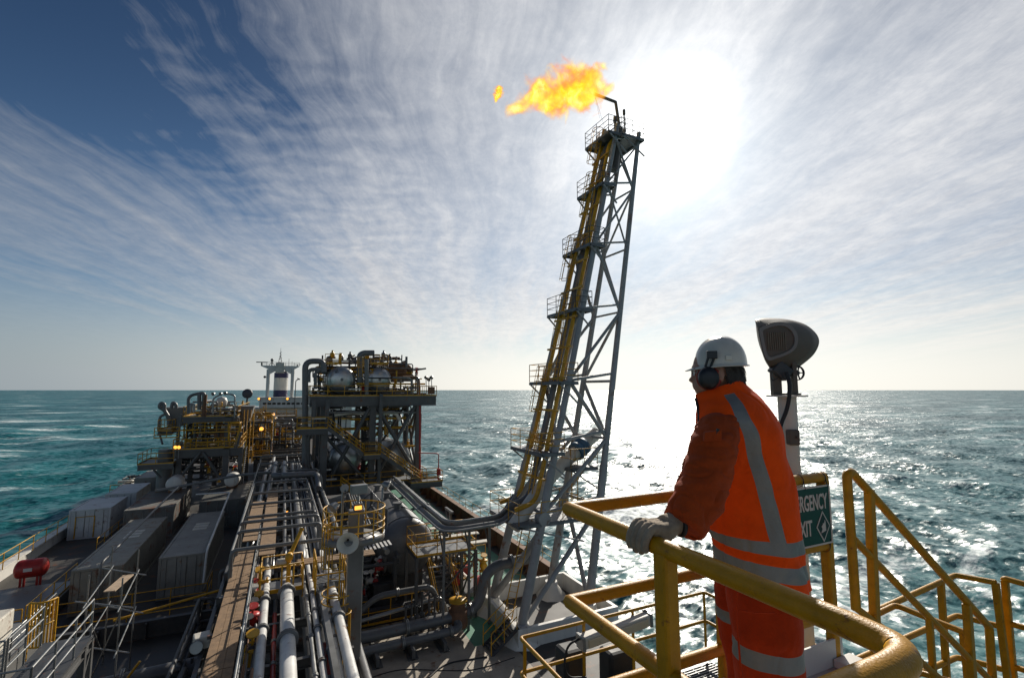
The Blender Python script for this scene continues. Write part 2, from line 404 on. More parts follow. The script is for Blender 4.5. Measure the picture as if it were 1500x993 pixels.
    def vscale(v, k):
        n = nn(nt, 'ShaderNodeVectorMath', operation='SCALE'); L(v, n.inputs[0])
        if hasattr(k, 'is_output'): L(k, n.inputs['Scale'])
        else: n.inputs['Scale'].default_value = k
        return n.outputs[0]
    def vadd(a, b2):
        n = nn(nt, 'ShaderNodeVectorMath', operation='ADD'); L(a, n.inputs[0]); L(b2, n.inputs[1]); return n.outputs[0]
    ln = nn(nt, 'ShaderNodeVectorMath', operation='LENGTH'); L(g.outputs['Position'], ln.inputs[0]); dist_ = ln.outputs['Value']
    slope = vadd(vadd(vscale(ncol(.9, 5.0, .65, (wr, .6), .3), rg(dist_, 60., 700., 1.8, 2.3)), vscale(ncol(.20, 4.0, .6, (wr, .5), .3), rg(dist_, 80., 500., .6, 1.3))), vscale(ncol(.03, 4.0, .6, (wr, .4), .3), rg(dist_, 150., 900., .0, .8)))
    flat = nn(nt, 'ShaderNodeVectorMath', operation='MULTIPLY'); L(slope, flat.inputs[0]); flat.inputs[1].default_value = (1,1,0)
    nrm = nn(nt, 'ShaderNodeVectorMath', operation='NORMALIZE'); ih = nn(nt, 'ShaderNodeVectorMath', operation='MULTIPLY'); L(g.outputs['Incoming'], ih.inputs[0]); ih.inputs[1].default_value = (1,1,0)
    sz = nn(nt, 'ShaderNodeSeparateXYZ'); L(g.outputs['Incoming'], sz.inputs[0])
    lean = vscale(ih.outputs[0], rg(sz.outputs['Z'], .45, .03, 0., .06))        # at grazing view mostly the wave faces tilted to the viewer show
    L(vadd(vadd(g.outputs['Normal'], flat.outputs[0]), lean), nrm.inputs[0]); L(nrm.outputs[0], b.inputs['Normal'])
    att = nn(nt, 'ShaderNodeAttribute', attribute_name='crest')
    streaks = ntex(.07, 8.0, .7, (wr, .22), .8); patch = ntex(.018, 3.0, .5, (wr, .5)); fine = ntex(1.1, 6.0, .75, (wr, .5), .6)
    f = mth('ADD', mth('MULTIPLY', rg(att.outputs['Fac'], .35, 1.1), .26), mth('MULTIPLY', streaks, .62)); f = mth('ADD', f, mth('MULTIPLY', patch, .42)); f = mth('ADD', f, mth('MULTIPLY', fine, .20))
    foam = rg(f, .665, .765, 0., .9)
    tint = nn(nt, 'ShaderNodeMix', data_type='RGBA'); L(rg(patch, .35, .65), tint.inputs['Factor'])
    tint.inputs['A'].default_value = (.006, .088, .098, 1); tint.inputs['B'].default_value = (.011, .145, .153, 1)
    mx = nn(nt, 'ShaderNodeMix', data_type='RGBA'); L(foam, mx.inputs['Factor']); L(tint.outputs['Result'], mx.inputs['A']); mx.inputs['B'].default_value = (.72, .78, .78, 1)
    L(mx.outputs['Result'], b.inputs['Base Color']); wr = wr; L(rg(foam, 0., 1., .34, .7), b.inputs['Roughness'])
    me.materials.append(m)
make_sea()
# ---------------------------------------------------------------- the platform the worker stands on
FW = Vector((_sy, _cy, 0)); RT = Vector((_cy, -_sy, 0))
def onF(px, py, f):
    r = ray(px, py); return r*(f/(r.dot(FW)))
plate = mat('chequer_plate', (.50,.47,.43), .5, metal=.1, var=.35, scale=2.2, rust=.16, stain=.45)
def chequer(m):
    nt = m.node_tree; L = nt.links.new; b = nt.nodes['Principled BSDF']
    g = nn(nt, 'ShaderNodeNewGeometry'); hs = []
    for k, a in enumerate((45, -45)):
        mp = nn(nt, 'ShaderNodeMapping'); mp.inputs['Rotation'].default_value = (0, 0, R(a)); mp.inputs['Scale'].default_value = (22, 60, 1); mp.inputs['Location'].default_value = (k*.5, k*.5, 0)
        L(g.outputs['Position'], mp.inputs['Vector'])
        ck = nn(nt, 'ShaderNodeTexVoronoi', Scale=1.0, Randomness=0.0); L(mp.outputs['Vector'], ck.inputs['Vector']); hs.append(ck.outputs['Distance'])
    mn = nn(nt, 'ShaderNodeMath', operation='MINIMUM'); L(hs[0], mn.inputs[0]); L(hs[1], mn.inputs[1])
    st = nn(nt, 'ShaderNodeMapRange'); st.inputs['From Min'].default_value = .3; st.inputs['From Max'].default_value = .22; L(mn.outputs[0], st.inputs['Value'])
    bp = nn(nt, 'ShaderNodeBump', Strength=.6, Distance=.004); L(st.outputs['Result'], bp.inputs['Height']); L(bp.outputs['Normal'], b.inputs['Normal'])
chequer(plate)
DK = -1.65; RX = 1.225; RY = 1.962
t = thing('platform_deck', (2.2, .8, DK-.3), 'worn chequer plate deck of the high platform under the worker', 'platform')
m = MB(); m.sheet([(RX+.02,-2.5,DK),(3.22,-2.5,DK),(3.22,RY-.03,DK),(RX+.02,RY-.03,DK)], .012); m.build('deck_plate', plate, t)
m = MB(); m.sheet([(-2.5,-2.5,DK-.003),(RX+.018,-2.5,DK-.003),(RX+.018,.54,DK-.003),(-2.5,.54,DK-.003)], .012); m.build('deck_plate', plate, t)
m = MB(); m.box((RX-.02,RY-.028,DK-.02),(3.16,RY-.016,DK+.15)); m.box((RX-.006,.56,DK-.02),(RX+.006,RY-.03,DK+.15)); m.box((-2.5,.548,DK-.02),(RX-.01,.56,DK+.15)); m.build('kick_plate', M['white'], t)
for a, b in (((3.05,1.55,DK+.001),(3.215,1.93,DK+.05)), ((3.10,1.00,DK+.001),(3.215,1.35,DK+.035))):
    m = MB(); m.box(a, b); m.build('nosing', M['white'], t, bevel=.008)
m = MB()
for y in (-2, -.7, .5, RY-.1): m.ibeam((RX,y,DK-.14),(3.2,y,DK-.14),.1,.2)
for x in (RX+.05, 3.15): m.ibeam((x,-2.4,DK-.14),(x,RY-.2,DK-.14),.1,.2)
m.build('floor_beam', M['white'], t)
t = thing('guard_rail', (RX, 1.3, DK), 'thick yellow guard rail the worker leans on, bending round at the lower right', 'railing')
for nm, z in (('top_rail',-.55),('mid_rail',-.96),('toe_rail',-1.37)):
    r = .0315 if z > -.6 else .030
    m = MB(); m.tube([(-2.4,.58,z),(RX,.58,z),(RX,RY,z),(3.13,RY,z)] if 0 else [(-2.4,.588,z),(RX-.115,.588,z),(RX-.045,.598,z),(RX-.010,.628,z),(RX,.69,z),(RX,RY,z)], r, 20, bend=.045)
    m.tube([(RX,RY-.002,z),(2.2,RY,z),(3.13,RY,z)], r*.98, 18); m.lathe((RX,RY,z-.0),(0,0,1),[(-r*.99,.001),(-r*.7,r*.7),(0,r*1.01),(r*.7,r*.7),(r*.99,.001)],16)
    m.build(nm, M['yel2'], t)
for x, y, w in ((RX,1.335,.036),(2.19,RY,.034),(3.115,RY,.034),(RX-.9,.585,.034)):
    m = MB(); m.bar((x,y,DK),(x,y,-.56),w*1.75,w*1.75,(0,1,0)) ; m.build('post', M['yel2'], t, bevel=.012)
# emergency exit sign wired between the rails
def text_mesh(body, size, sx, mats, parent, name, loc, ex=.0015, bold=.0, right=False):
    cu = bpy.data.curves.new(name, 'FONT'); cu.body = body; cu.size = size; cu.extrude = ex; cu.offset = bold; cu.align_x = 'LEFT'; cu.resolution_u = 4
    o = bpy.data.objects.new(name, cu); COL.objects.link(o)
    bpy.context.view_layer.update()
    me = bpy.data.meshes.new_from_object(o.evaluated_get(bpy.context.evaluated_depsgraph_get()))
    bpy.data.objects.remove(o); bpy.data.curves.remove(cu)
    Mx = Matrix(((sx,0,0),(0,0,-1),(0,1,0))).to_4x4()      # upright, reading along +X, facing -Y
    me.transform(Mx)
    if right: me.transform(Matrix.Translation((-max(v.co.x for v in me.vertices), 0, 0)))
    me.transform(Matrix.Translation(Vector(loc)-ORG[parent]))
    me.materials.clear(); me.materials.append(mats)
    w = bpy.data.objects.new(name, me); COL.objects.link(w); w.parent = parent; ORG[w] = ORG[parent]; return w
sgreen = mat('sign_green', (.005,.060,.036), .45, var=.15); swhite = mat('sign_white', (.62,.58,.50), .5, var=.12)
SX0, SX1, SZ0, SZ1, SYF = 2.60, 3.105, -.935, -.585, RY-.045
t = thing('exit_sign', ((SX0+SX1)/2, SYF, SZ0), 'green emergency exit sign with arrow diamond, tied to the railing behind the worker', 'sign')
m = MB(); m.box((SX0,SYF,SZ0),(SX1,SYF+.004,SZ1)); m.build('panel', sgreen, t)
m = MB(); e = .010
m.box((SX0,SYF-.002,SZ1-e),(SX1,SYF-.0003,SZ1)); m.box((SX0,SYF-.002,SZ0),(SX1,SYF-.0003,SZ0+e)); m.box((SX0,SYF-.002,SZ0+e),(SX0+e,SYF-.0003,SZ1-e)); m.box((SX1-e,SYF-.002,SZ0+e),(SX1,SYF-.0003,SZ1-e)); m.build('border', swhite, t)
text_mesh('EMERGENCY', .128, .52, swhite, t, 'lettering', (SX1-.030, SYF-.001, SZ1-.138), bold=.0022, right=True)
text_mesh('EXIT', .128, .56, swhite, t, 'lettering', (SX1-.190, SYF-.001, SZ1-.284), bold=.0022, right=True)
m = MB(); dc = V(SX1-.085, SYF-.0015, SZ0+.106)
def dia(m, w, h, y, th=.001): 
    p = [(-w,0),(0,-h),(w,0),(0,h)]; m.add([(dc.x+a, dc.y+y, dc.z+b) for a, b in p]+[(dc.x+a, dc.y+y+th, dc.z+b) for a, b in p], [(0,1,2,3),(7,6,5,4),(0,4,5,1),(1,5,6,2),(2,6,7,3),(3,7,4,0)])
dia(m, .066, .092, -.0005); m.build('diamond', swhite, t)
m = MB(); dia(m, .056, .078, -.0018, .001); m.build('diamond_field', mat('sign_dark', (.006,.03,.022), .5, var=.1), t)
m = MB(); ap = [(-.030,-.042),(.024,-.030),(.022,.030),(.016,.046),(.006,.018),(-.004,.026),(-.008,.014),(-.022,.002),(-.014,-.016)]
m.add([(dc.x+a*.88, dc.y-.0032, dc.z+b*.86) for a, b in ap]+[(dc.x+a*.88, dc.y-.002, dc.z+b*.86) for a, b in ap], [tuple(range(9)), tuple(range(17,8,-1))]+[(i,i+9,(i+1)%9+9,(i+1)%9) for i in range(9)]); m.build('arrow', swhite, t)
for x, z in ((SX1-.02,-.55),(SX0+.12,-.55),(SX0+.27,-.55),(SX1-.02,-.96)):
    m = MB(); m.lathe((x,RY,z),(1,.08,0),[(-.003,.0375),(-.003,.040),(.003,.040),(.003,.0375)],16,False); m.bar((x,RY-.04,z),(x,SYF-.003,z+(.05 if z<-.8 else -.05)),.005,.003); m.build('cable_tie', M['black'], t)
# stairs going down to starboard, with their tall yellow handrail
SY = 2.03
t = thing('stair', (3.6, 1.5, DK-1.5), 'steel stair dropping away from the platform beside the exit sign', 'stairs')
sl = .78
m = MB()
for k in range(14):
    x = 3.26+k*.235; z = DK-.10-k*.235*sl; m.box((x,1.02,z-.03),(x+.23,SY-.05,z))
m.build('tread', M['grate'], t)
for y in (1.0, SY-.035):
    m = MB(); m.bar((3.22,y,DK-.12),(6.6,y,DK-.12-3.38*sl),.016,.24); m.build('stringer', M['yellow'], t)
hand = MB
t = thing('stair_handrail', (3.5, SY, DK), 'tall sloping yellow handrail of the stair right of the exit sign', 'railing')
P = lambda x, y: onY(x, y, SY)
a, b = P(1240,692), P(1449,918)
def railbar(m, pts, w=.052): 
    for p, q in zip(pts[:-1], pts[1:]): m.bar(p, q, w, w)
m = MB(); m.tube([P(1254,893), P(1240,690)+V(0,0,-.02), P(1246,691)+V(.01,0,0), b, P(1458,1060)], .029, 12, bend=.03); m.build('top_rail', M['yel2'], t)
m = MB(); m.tube([P(1250,789), P(1441,986), P(1520,1066)], .025, 12); m.build('mid_rail', M['yel2'], t)
m = MB(); m.tube([P(1254,890), P(1300,925), P(1420,1032)], .024, 12, bend=.05); m.build('stringer_rail', M['yel2'], t)
for x0, y0, x1, y1 in ((1273,716,1284,960),(1416,884,1428,1050)):
    m = MB(); m.bar(P(x0,y0), P(x1,y1), .062, .05, (0,1,0)); m.build('post', M['yel2'], t, bevel=.01)
m = MB()
for x0, y0, x1, y1 in ((1361,905,1368,1000),): m.bar(P(x0,y0), P(x1,y1), .045, .04, (0,1,0)); m.build('post', M['yel2'], t, bevel=.01)
# landing railings further down
def yrail(label, fn, chains, posts, r=.028, name='landing_railing'):
    allp = [fn(*p) for c in chains for p in c]
    base = V(sum(p.x for p in allp)/len(allp), sum(p.y for p in allp)/len(allp), min(p.z for p in allp)-.6)
    t = thing(name, base, label, 'railing')
    for i, c in enumerate(chains):
        m = MB(); m.tube([fn(*p) for p in c], r, 10, bend=.05); m.build('top_rail' if i == 0 else 'mid_rail', M['yel2'], t)
    for p, q in posts:
        m = MB(); m.bar(fn(*p), fn(*q), r*2, r*2, (0,1,0)); m.build('post', M['yel2'], t, bevel=.008)
    return t
C1 = onF(1400, 842, 5.4)
def onL(px, py, c=None):
    """a point on the landing rail planes through corner c: back line runs along X, side line along Y"""
    c = c or C1
    return onY(px, py, c.y) if px <= 1402 else onX(px, py, c.x)
yrail('lower yellow landing railing whose corner peeks above the sloping handrail', onL,
    [[(1215,925),(1400,842),(1459,853)], [(1215,983),(1402,901),(1465,917)], [(1290,1010),(1402,962),(1470,980)]],
    [((1378,852),(1388,1010)), ((1458,853),(1478,1010))])
C2 = onF(1312, 886, 4.6)
yrail('short yellow railing running below the sloping stair handrail', lambda x, y: onY(x,y,C2.y) if x <= 1312 else onX(x,y,C2.x),
    [[(1240,920),(1312,886),(1413,926)], [(1313,975),(1412,1003)]], [((1411,926),(1420,1010)),((1313,960),(1317,1040))], .025)
C3 = C1 + V(.12, -.62, 0)
yrail('yellow railing leaving the frame at the lower right edge', lambda x, y: onX(x, y, C3.x),
    [[(1470,850),(1472,847),(1540,866)], [(1476,912),(1540,930)], [(1480,975),(1540,992)]], [((1472,850),(1487,1020))], .028)
# ---------------------------------------------------------------- lower walkway with a fluorescent lamp
A = onF(1032, 867, 8.6); AL = onY(762, 946, A.y)
Lr = [V(AL.x, A.y-3.2, A.z), V(AL.x, A.y, A.z), V(A.x, A.y, A.z), V(A.x, A.y-3.2, A.z)]
t = thing('walkway_railing', (A.x-1.5, A.y, A.z-1.1), 'thin yellow railing of the lower walkway seen through the guard rail', 'railing')
for nm, dz in (('top_rail',0),('mid_rail',-.46),('toe_rail',-.92)):
    m = MB(); m.tube([p+V(0,0,dz) for p in Lr], .026, 8, bend=.06); m.build(nm, M['yel2'], t)
for k in range(5):
    x = AL.x + (A.x-AL.x)*[.02,.3,.56,.82,.995][k]
    m = MB(); m.bar((x,A.y,A.z-1.1),(x,A.y,A.z),.05,.012); m.build('post', M['yel2'], t)
for k in range(1, 4):
    m = MB(); m.bar((AL.x,A.y-k,A.z-1.1),(AL.x,A.y-k,A.z),.05,.012); m.build('post', M['yel2'], t)
t = thing('lower_walkway', (A.x-1.5, A.y-1.5, A.z-1.35), 'steel grating walkway below the guard rail', 'walkway')
m = MB()
for k in range(60):
    y = A.y-.05-k*.055; m.box((A.x-1.6,y-.018,A.z-1.14),(A.x+.05,y,A.z-1.10))
for k in range(9): x = A.x-1.55+k*.19; m.box((x,A.y-3.3,A.z-1.145),(x+.012,A.y-.03,A.z-1.105))
m.build('grating', M['grate'], t)
m = MB(); m.ibeam((AL.x-.1,A.y+.02,A.z-1.26),(A.x+.1,A.y+.02,A.z-1.26),.1,.2); m.ibeam((A.x-1.65,A.y-3.2,A.z-1.26),(A.x-1.65,A.y-.06,A.z-1.26),.1,.2); m.ibeam((A.x+.1,A.y-3.2,A.z-1.26),(A.x+.1,A.y-.06,A.z-1.26),.1,.2); m.build('floor_beam', M['grey'], t)
lp = onY(851, 940, A.y-.08); lq = onY(949, 905, A.y-.08)
t = thing('fluorescent_lamp', (lp.x, lp.y, lp.z), 'long white fluorescent lamp fitting strapped to the lower walkway railing', 'lamp')
m = MB(); d = (lq-lp).normalized(); m.bar(lp, lq, .17, .17); m.build('housing', M['cream'], t, bevel=.02)
m = MB(); m.bar(lp+d*.07+V(0,-.095,-.01), lq-d*.07+V(0,-.095,-.01), .03, .12); m.build('diffuser', mat('diffuser', (.60,.50,.34), .3, var=.1), t, bevel=.012)
for q_ in (lp, lq):
    m = MB(); m.bar(q_-d*.025, q_+d*.025, .20, .20); m.build('end_cap', M['galv'], t, bevel=.01)
m = MB(); m.tube([lp+V(-.02,0,.05), lp+V(-.22,0,.02), lp+V(-.30,0,-.22), lp+V(-.22,.02,-.45), lp+V(.1,.03,-.52)], .016, 8, bend=.15); m.build('cable', M['black'], t)
for i, (px, w) in enumerate(((905, .5), (835, .34))):
    p = onY(px, 965, A.y+.35); t = thing('transformer_box', (p.x, p.y, p.z-.5), ('dark junction box' if i else 'black equipment hood') + ' behind the lower walkway railing', 'equipment box')
    m = MB(); m.box((p.x-w/2,p.y-.15,p.z-.4),(p.x+w/2,p.y+.2,p.z+.18)); m.build('case', M['black'], t, bevel=.06)
    m = MB(); m.tube([(p.x-w*.3,p.y,p.z-1.6),(p.x-w*.3,p.y,p.z-.4)], .06, 10); m.tube([(p.x+w*.3,p.y,p.z-1.6),(p.x+w*.3,p.y,p.z-.4)], .06, 10); m.build('leg', M['black'], t)
# ---------------------------------------------------------------- floodlight on its white post
fz = 3.55
pb = onF(1158, 600, fz)
t = thing('floodlight', (pb.x, pb.y, DK-.4), 'big grey floodlight on a white post behind the worker', 'floodlight')
m = MB(); ax = [onF(1152.5,581,fz), onF(1158,690,fz)]; 
px_, py_ = ax[0].x, ax[0].y
m.tube([(px_,py_,DK-.4),(px_,py_,ax[0].z)], .062, 20); m.tube([(px_,py_,DK-.4),(px_,py_,onF(1158,690,fz).z)], .085, 20, r2=.068); m.build('pole', M['cream'], t)
m = MB(); m.lathe((px_,py_,ax[0].z),(0,0,1),[(0,.135),(.012,.135)],28); m.build('flange', M['cream'], t)
fl = mat('flood_grey', (.118,.096,.074), .62, var=.2, scale=5, stain=.2, rust=.05)
m = MB(); z0 = ax[0].z+.012
for s, w in ((-1,.062),(1,.034)):
    q = V(px_,py_,0)+RT*(s*.066-.008); m.bar(V(q.x,q.y,z0), V(q.x,q.y,z0+.25), w, .05, FW)
m.bar(V(px_,py_,z0+.008)-RT*.1, V(px_,py_,z0+.008)+RT*.09, .07, .014); m.build('bracket', fl, t, bevel=.004)
near = [(1111,486),(1113,479),(1130,473),(1148,472),(1161,479),(1168,491),(1168,504),(1162,514),(1150,521),(1136,526),(1125,529),(1119,523),(1115,508)]
mid_ = [(1108,478),(1109,470),(1132,468),(1156,470),(1175,478),(1187,490),(1189,505),(1182,518),(1166,531),(1148,541),(1130,539),(1120,527),(1112,500)]
far = [(1107,475),(1108,467),(1134,466),(1160,469),(1181,476),(1196,489),(1200,502),(1193,518),(1178,532),(1160,544),(1146,549),(1128,540),(1112,505)]
def ringF(pts, f): return [onF(x, y, f) for x, y in pts]
def closed(pts, k=4):
    n = len(pts); out = []
    for i in range(n):
        p = [Vector(pts[(i+j-1) % n]+(0,)) for j in range(4)]
        for q in range(k): t_ = q/k; c = ((p[1]*2)+(p[2]-p[0])*t_+(p[0]*2-p[1]*5+p[2]*4-p[3])*t_*t_+(p[1]*3-p[0]-p[2]*3+p[3])*t_**3)*.5; out.append((c.x, c.y))
    return out
near, mid_, far = closed(near), closed(mid_), closed(far)
m = MB(); rs = [ringF(near, fz-.09), ringF(mid_, fz-.01), ringF(far, fz+.07), [onF(1135+(x-1135)*.86, 505+(y-505)*.86, fz+.14) for x, y in far]]
n = len(near); vs = [p for r_ in rs for p in r_]
m.add(vs, [(i*n+k, i*n+(k+1)%n, (i+1)*n+(k+1)%n, (i+1)*n+k) for i in range(3) for k in range(n)], True)
m.add(rs[0], [tuple(range(n))[::-1]]); m.add(rs[3], [tuple(range(n))])
m.build('housing', fl, t)
m = MB(); cc = V(0,0,0)
for p in rs[0]: cc += p/n
rim = [cc+(p-cc)*.97-FW*.012 for p in rs[0]]; inn = [cc+(p-cc)*.80-FW*.012 for p in rs[0]]; bk = [cc+(p-cc)*.97-FW*-.004 for p in rs[0]]; ib = [cc+(p-cc)*.80-FW*-.002 for p in rs[0]]
m.add(rim+inn+bk+ib, [f for k in range(n) for f in ((k,(k+1)%n,n+(k+1)%n,n+k),(k,2*n+k,2*n+(k+1)%n,(k+1)%n),(n+k,n+(k+1)%n,3*n+(k+1)%n,3*n+k))]); m.build('rim', mat('flood_rim', (.20,.185,.17), .45, var=.2), t)
m = MB()
c0 = cc - FW*.004 - RT*.006
for i in range(9):
    q = c0 + RT*(-.062+i*.0155); m.bar(q+V(0,0,-.06), q+V(0,0,.066), .009, .006, FW)
m.build('grille', mat('flood_grille', (.16,.13,.09), .6, var=.3), t)
m = MB()
m.lathe(onF(1168,546,fz-.02), FW, [(0,.05),(0,.056),(.02,.056),(.02,.05)], 20, False); m.lathe(onF(1168,546,fz-.01), FW, [(0,.02),(.02,.02)], 10)
for k in range(5):
    a = 2*math.pi*k/5; q = onF(1168,546,fz-.008); m.bar(q, q+(RT*math.cos(a)+V(0,0,1)*math.sin(a))*.052, .008)
m.build('tilt_wheel', M['dark'], t)
m = MB(); m.bar(onF(1133,535,fz-.02), onF(1153,551,fz-.02), .10, .09, FW); m.build('yoke', M['dark'], t, bevel=.01)
m = MB(); m.tube([onF(1152,545,fz-.1), onF(1157,562,fz-.12), onF(1156,585,fz-.12), onF(1151,605,fz-.1), onF(1145,617,fz-.09), onF(1142,630,fz-.09), onF(1143,650,fz-.09)], .014, 10, bend=.06)
m.tube([onF(1133,540,fz-.1), onF(1128,550,fz-.1), onF(1131,558,fz-.1), onF(1140,553,fz-.1)], .003, 6, bend=.03); m.build('cable', M['black'], t)
m = MB(); m.bar(onF(1160,640,fz-.05)+V(0,0,-.055), onF(1160,640,fz-.05)+V(0,0,.055), .075, .08, FW); m.bar(onF(1166,640,fz-.1), onF(1171,641,fz-.1), .02); m.bar(onF(1142,625,fz-.08), onF(1144,660,fz-.08), .035); m.build('junction_box', fl, t, bevel=.012)
# ---------------------------------------------------------------- the worker
from mathutils import noise as mnoise
MF = 2.25
def hp(px, py, f=MF): return onF(px, py, f)
def cr(p0, p1, p2, p3, t):
    return ((p1*2) + (p2-p0)*t + (p0*2-p1*5+p2*4-p3)*t*t + (p1*3-p0-p2*3+p3)*t**3)*.5
def loft(m, rings, sub=6, seg=72, fold=0.0, fscale=(9,9,9), power=2.3, matf=None, caps=(True, True), seed=0.0, twist=None):
    """rings: (centre, half axis a, half axis b); smooth skin through them, with cloth folds"""
    n = len(rings); R_ = []
    for i in range(n-1):
        a0, a1, a2, a3 = rings[max(i-1,0)], rings[i], rings[i+1], rings[min(i+2,n-1)]
        for k in range(sub):
            t = k/sub; R_.append(tuple(cr(a0[j], a1[j], a2[j], a3[j], t) for j in range(3)) + (i+t,))
    R_.append(tuple(rings[-1]) + (n-1.0,))
    vs = []
    for c, a, b, u in R_:
        for k in range(seg):
            th = 2*math.pi*k/seg + (twist(u) if twist else 0); cx, sx = math.cos(th), math.sin(th)
            ex = 2/power; p = c + a*(math.copysign(abs(cx)**ex, cx)) + b*(math.copysign(abs(sx)**ex, sx))
            if fold:
                q = Vector((p.x*fscale[0]+seed, p.y*fscale[1], p.z*fscale[2]))
                d = mnoise.noise(q)*.6 + mnoise.noise(q*2.1+Vector((5,1,2)))*.35
                d -= max(0, .12-abs(mnoise.noise(q*.9+Vector((9,4,7)))))*2.6
                nrm = (p-c).normalized(); p = p + nrm*d*fold
            vs.append(p)
    nr = len(R_)
    base = len(m.v); m.v.extend([tuple(v) for v in vs])
    for i in range(nr-1):
        for k in range(seg):
            m.f.append((base+i*seg+k, base+i*seg+(k+1)%seg, base+(i+1)*seg+(k+1)%seg, base+(i+1)*seg+k)); m.sm.append(True)
            m.m.append(matf((R_[i][3]+R_[i+1][3])/2, (k+.5)/seg*360) if matf else m.cur)
    if caps[0]: m.f.append(tuple(base+k for k in range(seg))[::-1]); m.m.append(0); m.sm.append(False)
    if caps[1]: m.f.append(tuple(base+(nr-1)*seg+k for k in range(seg))); m.m.append(0); m.sm.append(False)
def cloth(name, col, bump=.65, sc=900, var=.14, trans=0.0):
    m = mat(name, col, .85, var=var, scale=9, spec=.15); nt = m.node_tree; L = nt.links.new; b = nt.nodes['Principled BSDF']
    g = nn(nt, 'ShaderNodeNewGeometry'); w = nn(nt, 'ShaderNodeTexNoise', Scale=20.0, Detail=6.0, Roughness=.6, Distortion=.6); L(g.outputs['Position'], w.inputs['Vector'])
    bp = nn(nt, 'ShaderNodeBump', Strength=bump, Distance=.012); L(w.outputs['Fac'], bp.inputs['Height'])
    w2 = nn(nt, 'ShaderNodeTexNoise', Scale=float(sc), Detail=1.0); L(g.outputs['Position'], w2.inputs['Vector'])
    b2 = nn(nt, 'ShaderNodeBump', Strength=.25, Distance=.0008); L(w2.outputs['Fac'], b2.inputs['Height']); L(bp.outputs['Normal'], b2.inputs['Normal']); L(b2.outputs['Normal'], b.inputs['Normal'])
    b.inputs['Sheen Weight'].default_value = .04
    return m
HIVIS = cloth('hi_vis_orange', (1.0,.088,.004)); REFL = mat('reflective_tape', (.24,.235,.22), .45, metal=.25, var=.15, scale=8, bump=.2, bscale=60)
DRED = cloth('dark_red_cloth', (.40,.058,.010), var=.2); TROU = cloth('orange_red_cloth', (.50,.042,.006), var=.2)
SKIN = mat('skin', (.42,.22,.15), .55, var=.15, scale=30); HAIR = mat('grey_hair', (.05,.042,.036), .75, var=.4, scale=140, bump=.5, bscale=260)
HELM = mat('helmet_white', (.64,.585,.50), .3, var=.08, scale=9, stain=.12, coat=.3); GLOVE = cloth('pale_glove', (.40,.315,.225), bump=.7, var=.45)
foot = hp(1115, 1000, MF); man = thing('person', (foot.x, foot.y, DK), 'worker in orange hi-vis vest, white helmet and ear muffs leaning on the yellow rail', 'person')
def ring(lx, ly, rx, ry, d, f=MF, tilt=0.0):
    l, r = hp(lx, ly, f), hp(rx, ry, f); c = (l+r)/2; q = V(c.x,c.y,0).normalized(); sd_ = V(q.y,-q.x,0)
    h = (r-l).to_2d().length/2*q.dot(FW); return (c, sd_*h + V(0,0,(r-l).z/2), -q*d + V(0,0,tilt))
# vest: rings from the hem to the collar, reflective bands as their own faces
vr = [ring(1050,838,1184,848,.195), ring(1046,822,1181,832,.192), ring(1043,800,1177,811,.187), ring(1040,789,1177,796,.18), ring(1032,775,1174,776,.174), ring(1025,742,1168,740,.172), ring(1020,702,1161,700,.183),
      ring(1016,664,1150,662,.193), ring(1015,632,1145,630,.205), ring(1016,608,1131,605,.20,tilt=-.01), ring(1018,592,1116,584,.165,tilt=-.015), ring(1017,585,1101,570,.115,tilt=-.012), ring(1015,580,1093,562,.088), ring(1018,577,1088,556,.08)]
def vm_(u, a):
    if 1.0 < u < 2.0 or 3.0 < u < 4.0: return 1
    if u >= 4 and u < 11.2 and (69 < a < 87.5 or 205 < a < 224): return 1
    return 0
m = MB(); loft(m, vr, 8, 176, .021, (6,6,3.2), 2.35, vm_, (False, False), twist=lambda u: R(-13)*(1-min(1, max(0, (u-4)/5.)))); m.build('vest', [HIVIS, REFL], man)
# vest front zip edge
m = MB(); m.tube([hp(1019,583,MF-.02), hp(1022,596,MF-.03), hp(1024,608,MF-.04), hp(1023,630,MF-.05)], .006, 8); m.build('zip', M['black'], man)
# jacket sleeves (near: on the rail; far: resting behind the body)
VD = (FW*.89+RT*.456).normalized()
def sleeve(path, name='sleeve', seed=0.0):
    """path: (centre, radius, flatten)"""
    rings = []
    for i, (c, r, k) in enumerate(path):
        t = (path[min(i+1,len(path)-1)][0]-path[max(i-1,0)][0]).normalized()
        a = t.cross(VD).normalized()
        if a.dot(RT) < 0: a = -a
        rings.append((c, a*r, t.cross(a).normalized()*r*k))
    m = MB(); loft(m, rings, 14, 104, .019, (8,8,17), 2.1, None, (False, True), seed); return m.build(name, DRED, man)
sh = hp(1064,606,2.10)
sleeve([(hp(1066,612,2.21),.050,1.0),(hp(1060,619,2.15),.072,1.0),(hp(1052,635,2.085),.086,.95),(hp(1044,657,2.035),.094,.95),(hp(1036,686,1.995),.098,.95),(hp(1028,712,1.965),.098,.96),(hp(1019,738,1.925),.091,1.0),(hp(1006,759,1.89),.083,1.0),(hp(1000,768,1.875),.078,1.0),(hp(999,770,1.873),.06,1.0)])
FH = hp(1080, 780, 2.50)
sleeve([(hp(1070,590,2.32),.05,1.0),(hp(1066,612,2.42),.085,1.0),(hp(1066,650,2.45),.092,1.0),(hp(1068,700,2.46),.085,1.0),(hp(1076,745,2.47),.075,1.0),(hp(1084,775,2.50),.066,1.0),(hp(1085,778,2.50),.05,1.0)], seed=3.0)
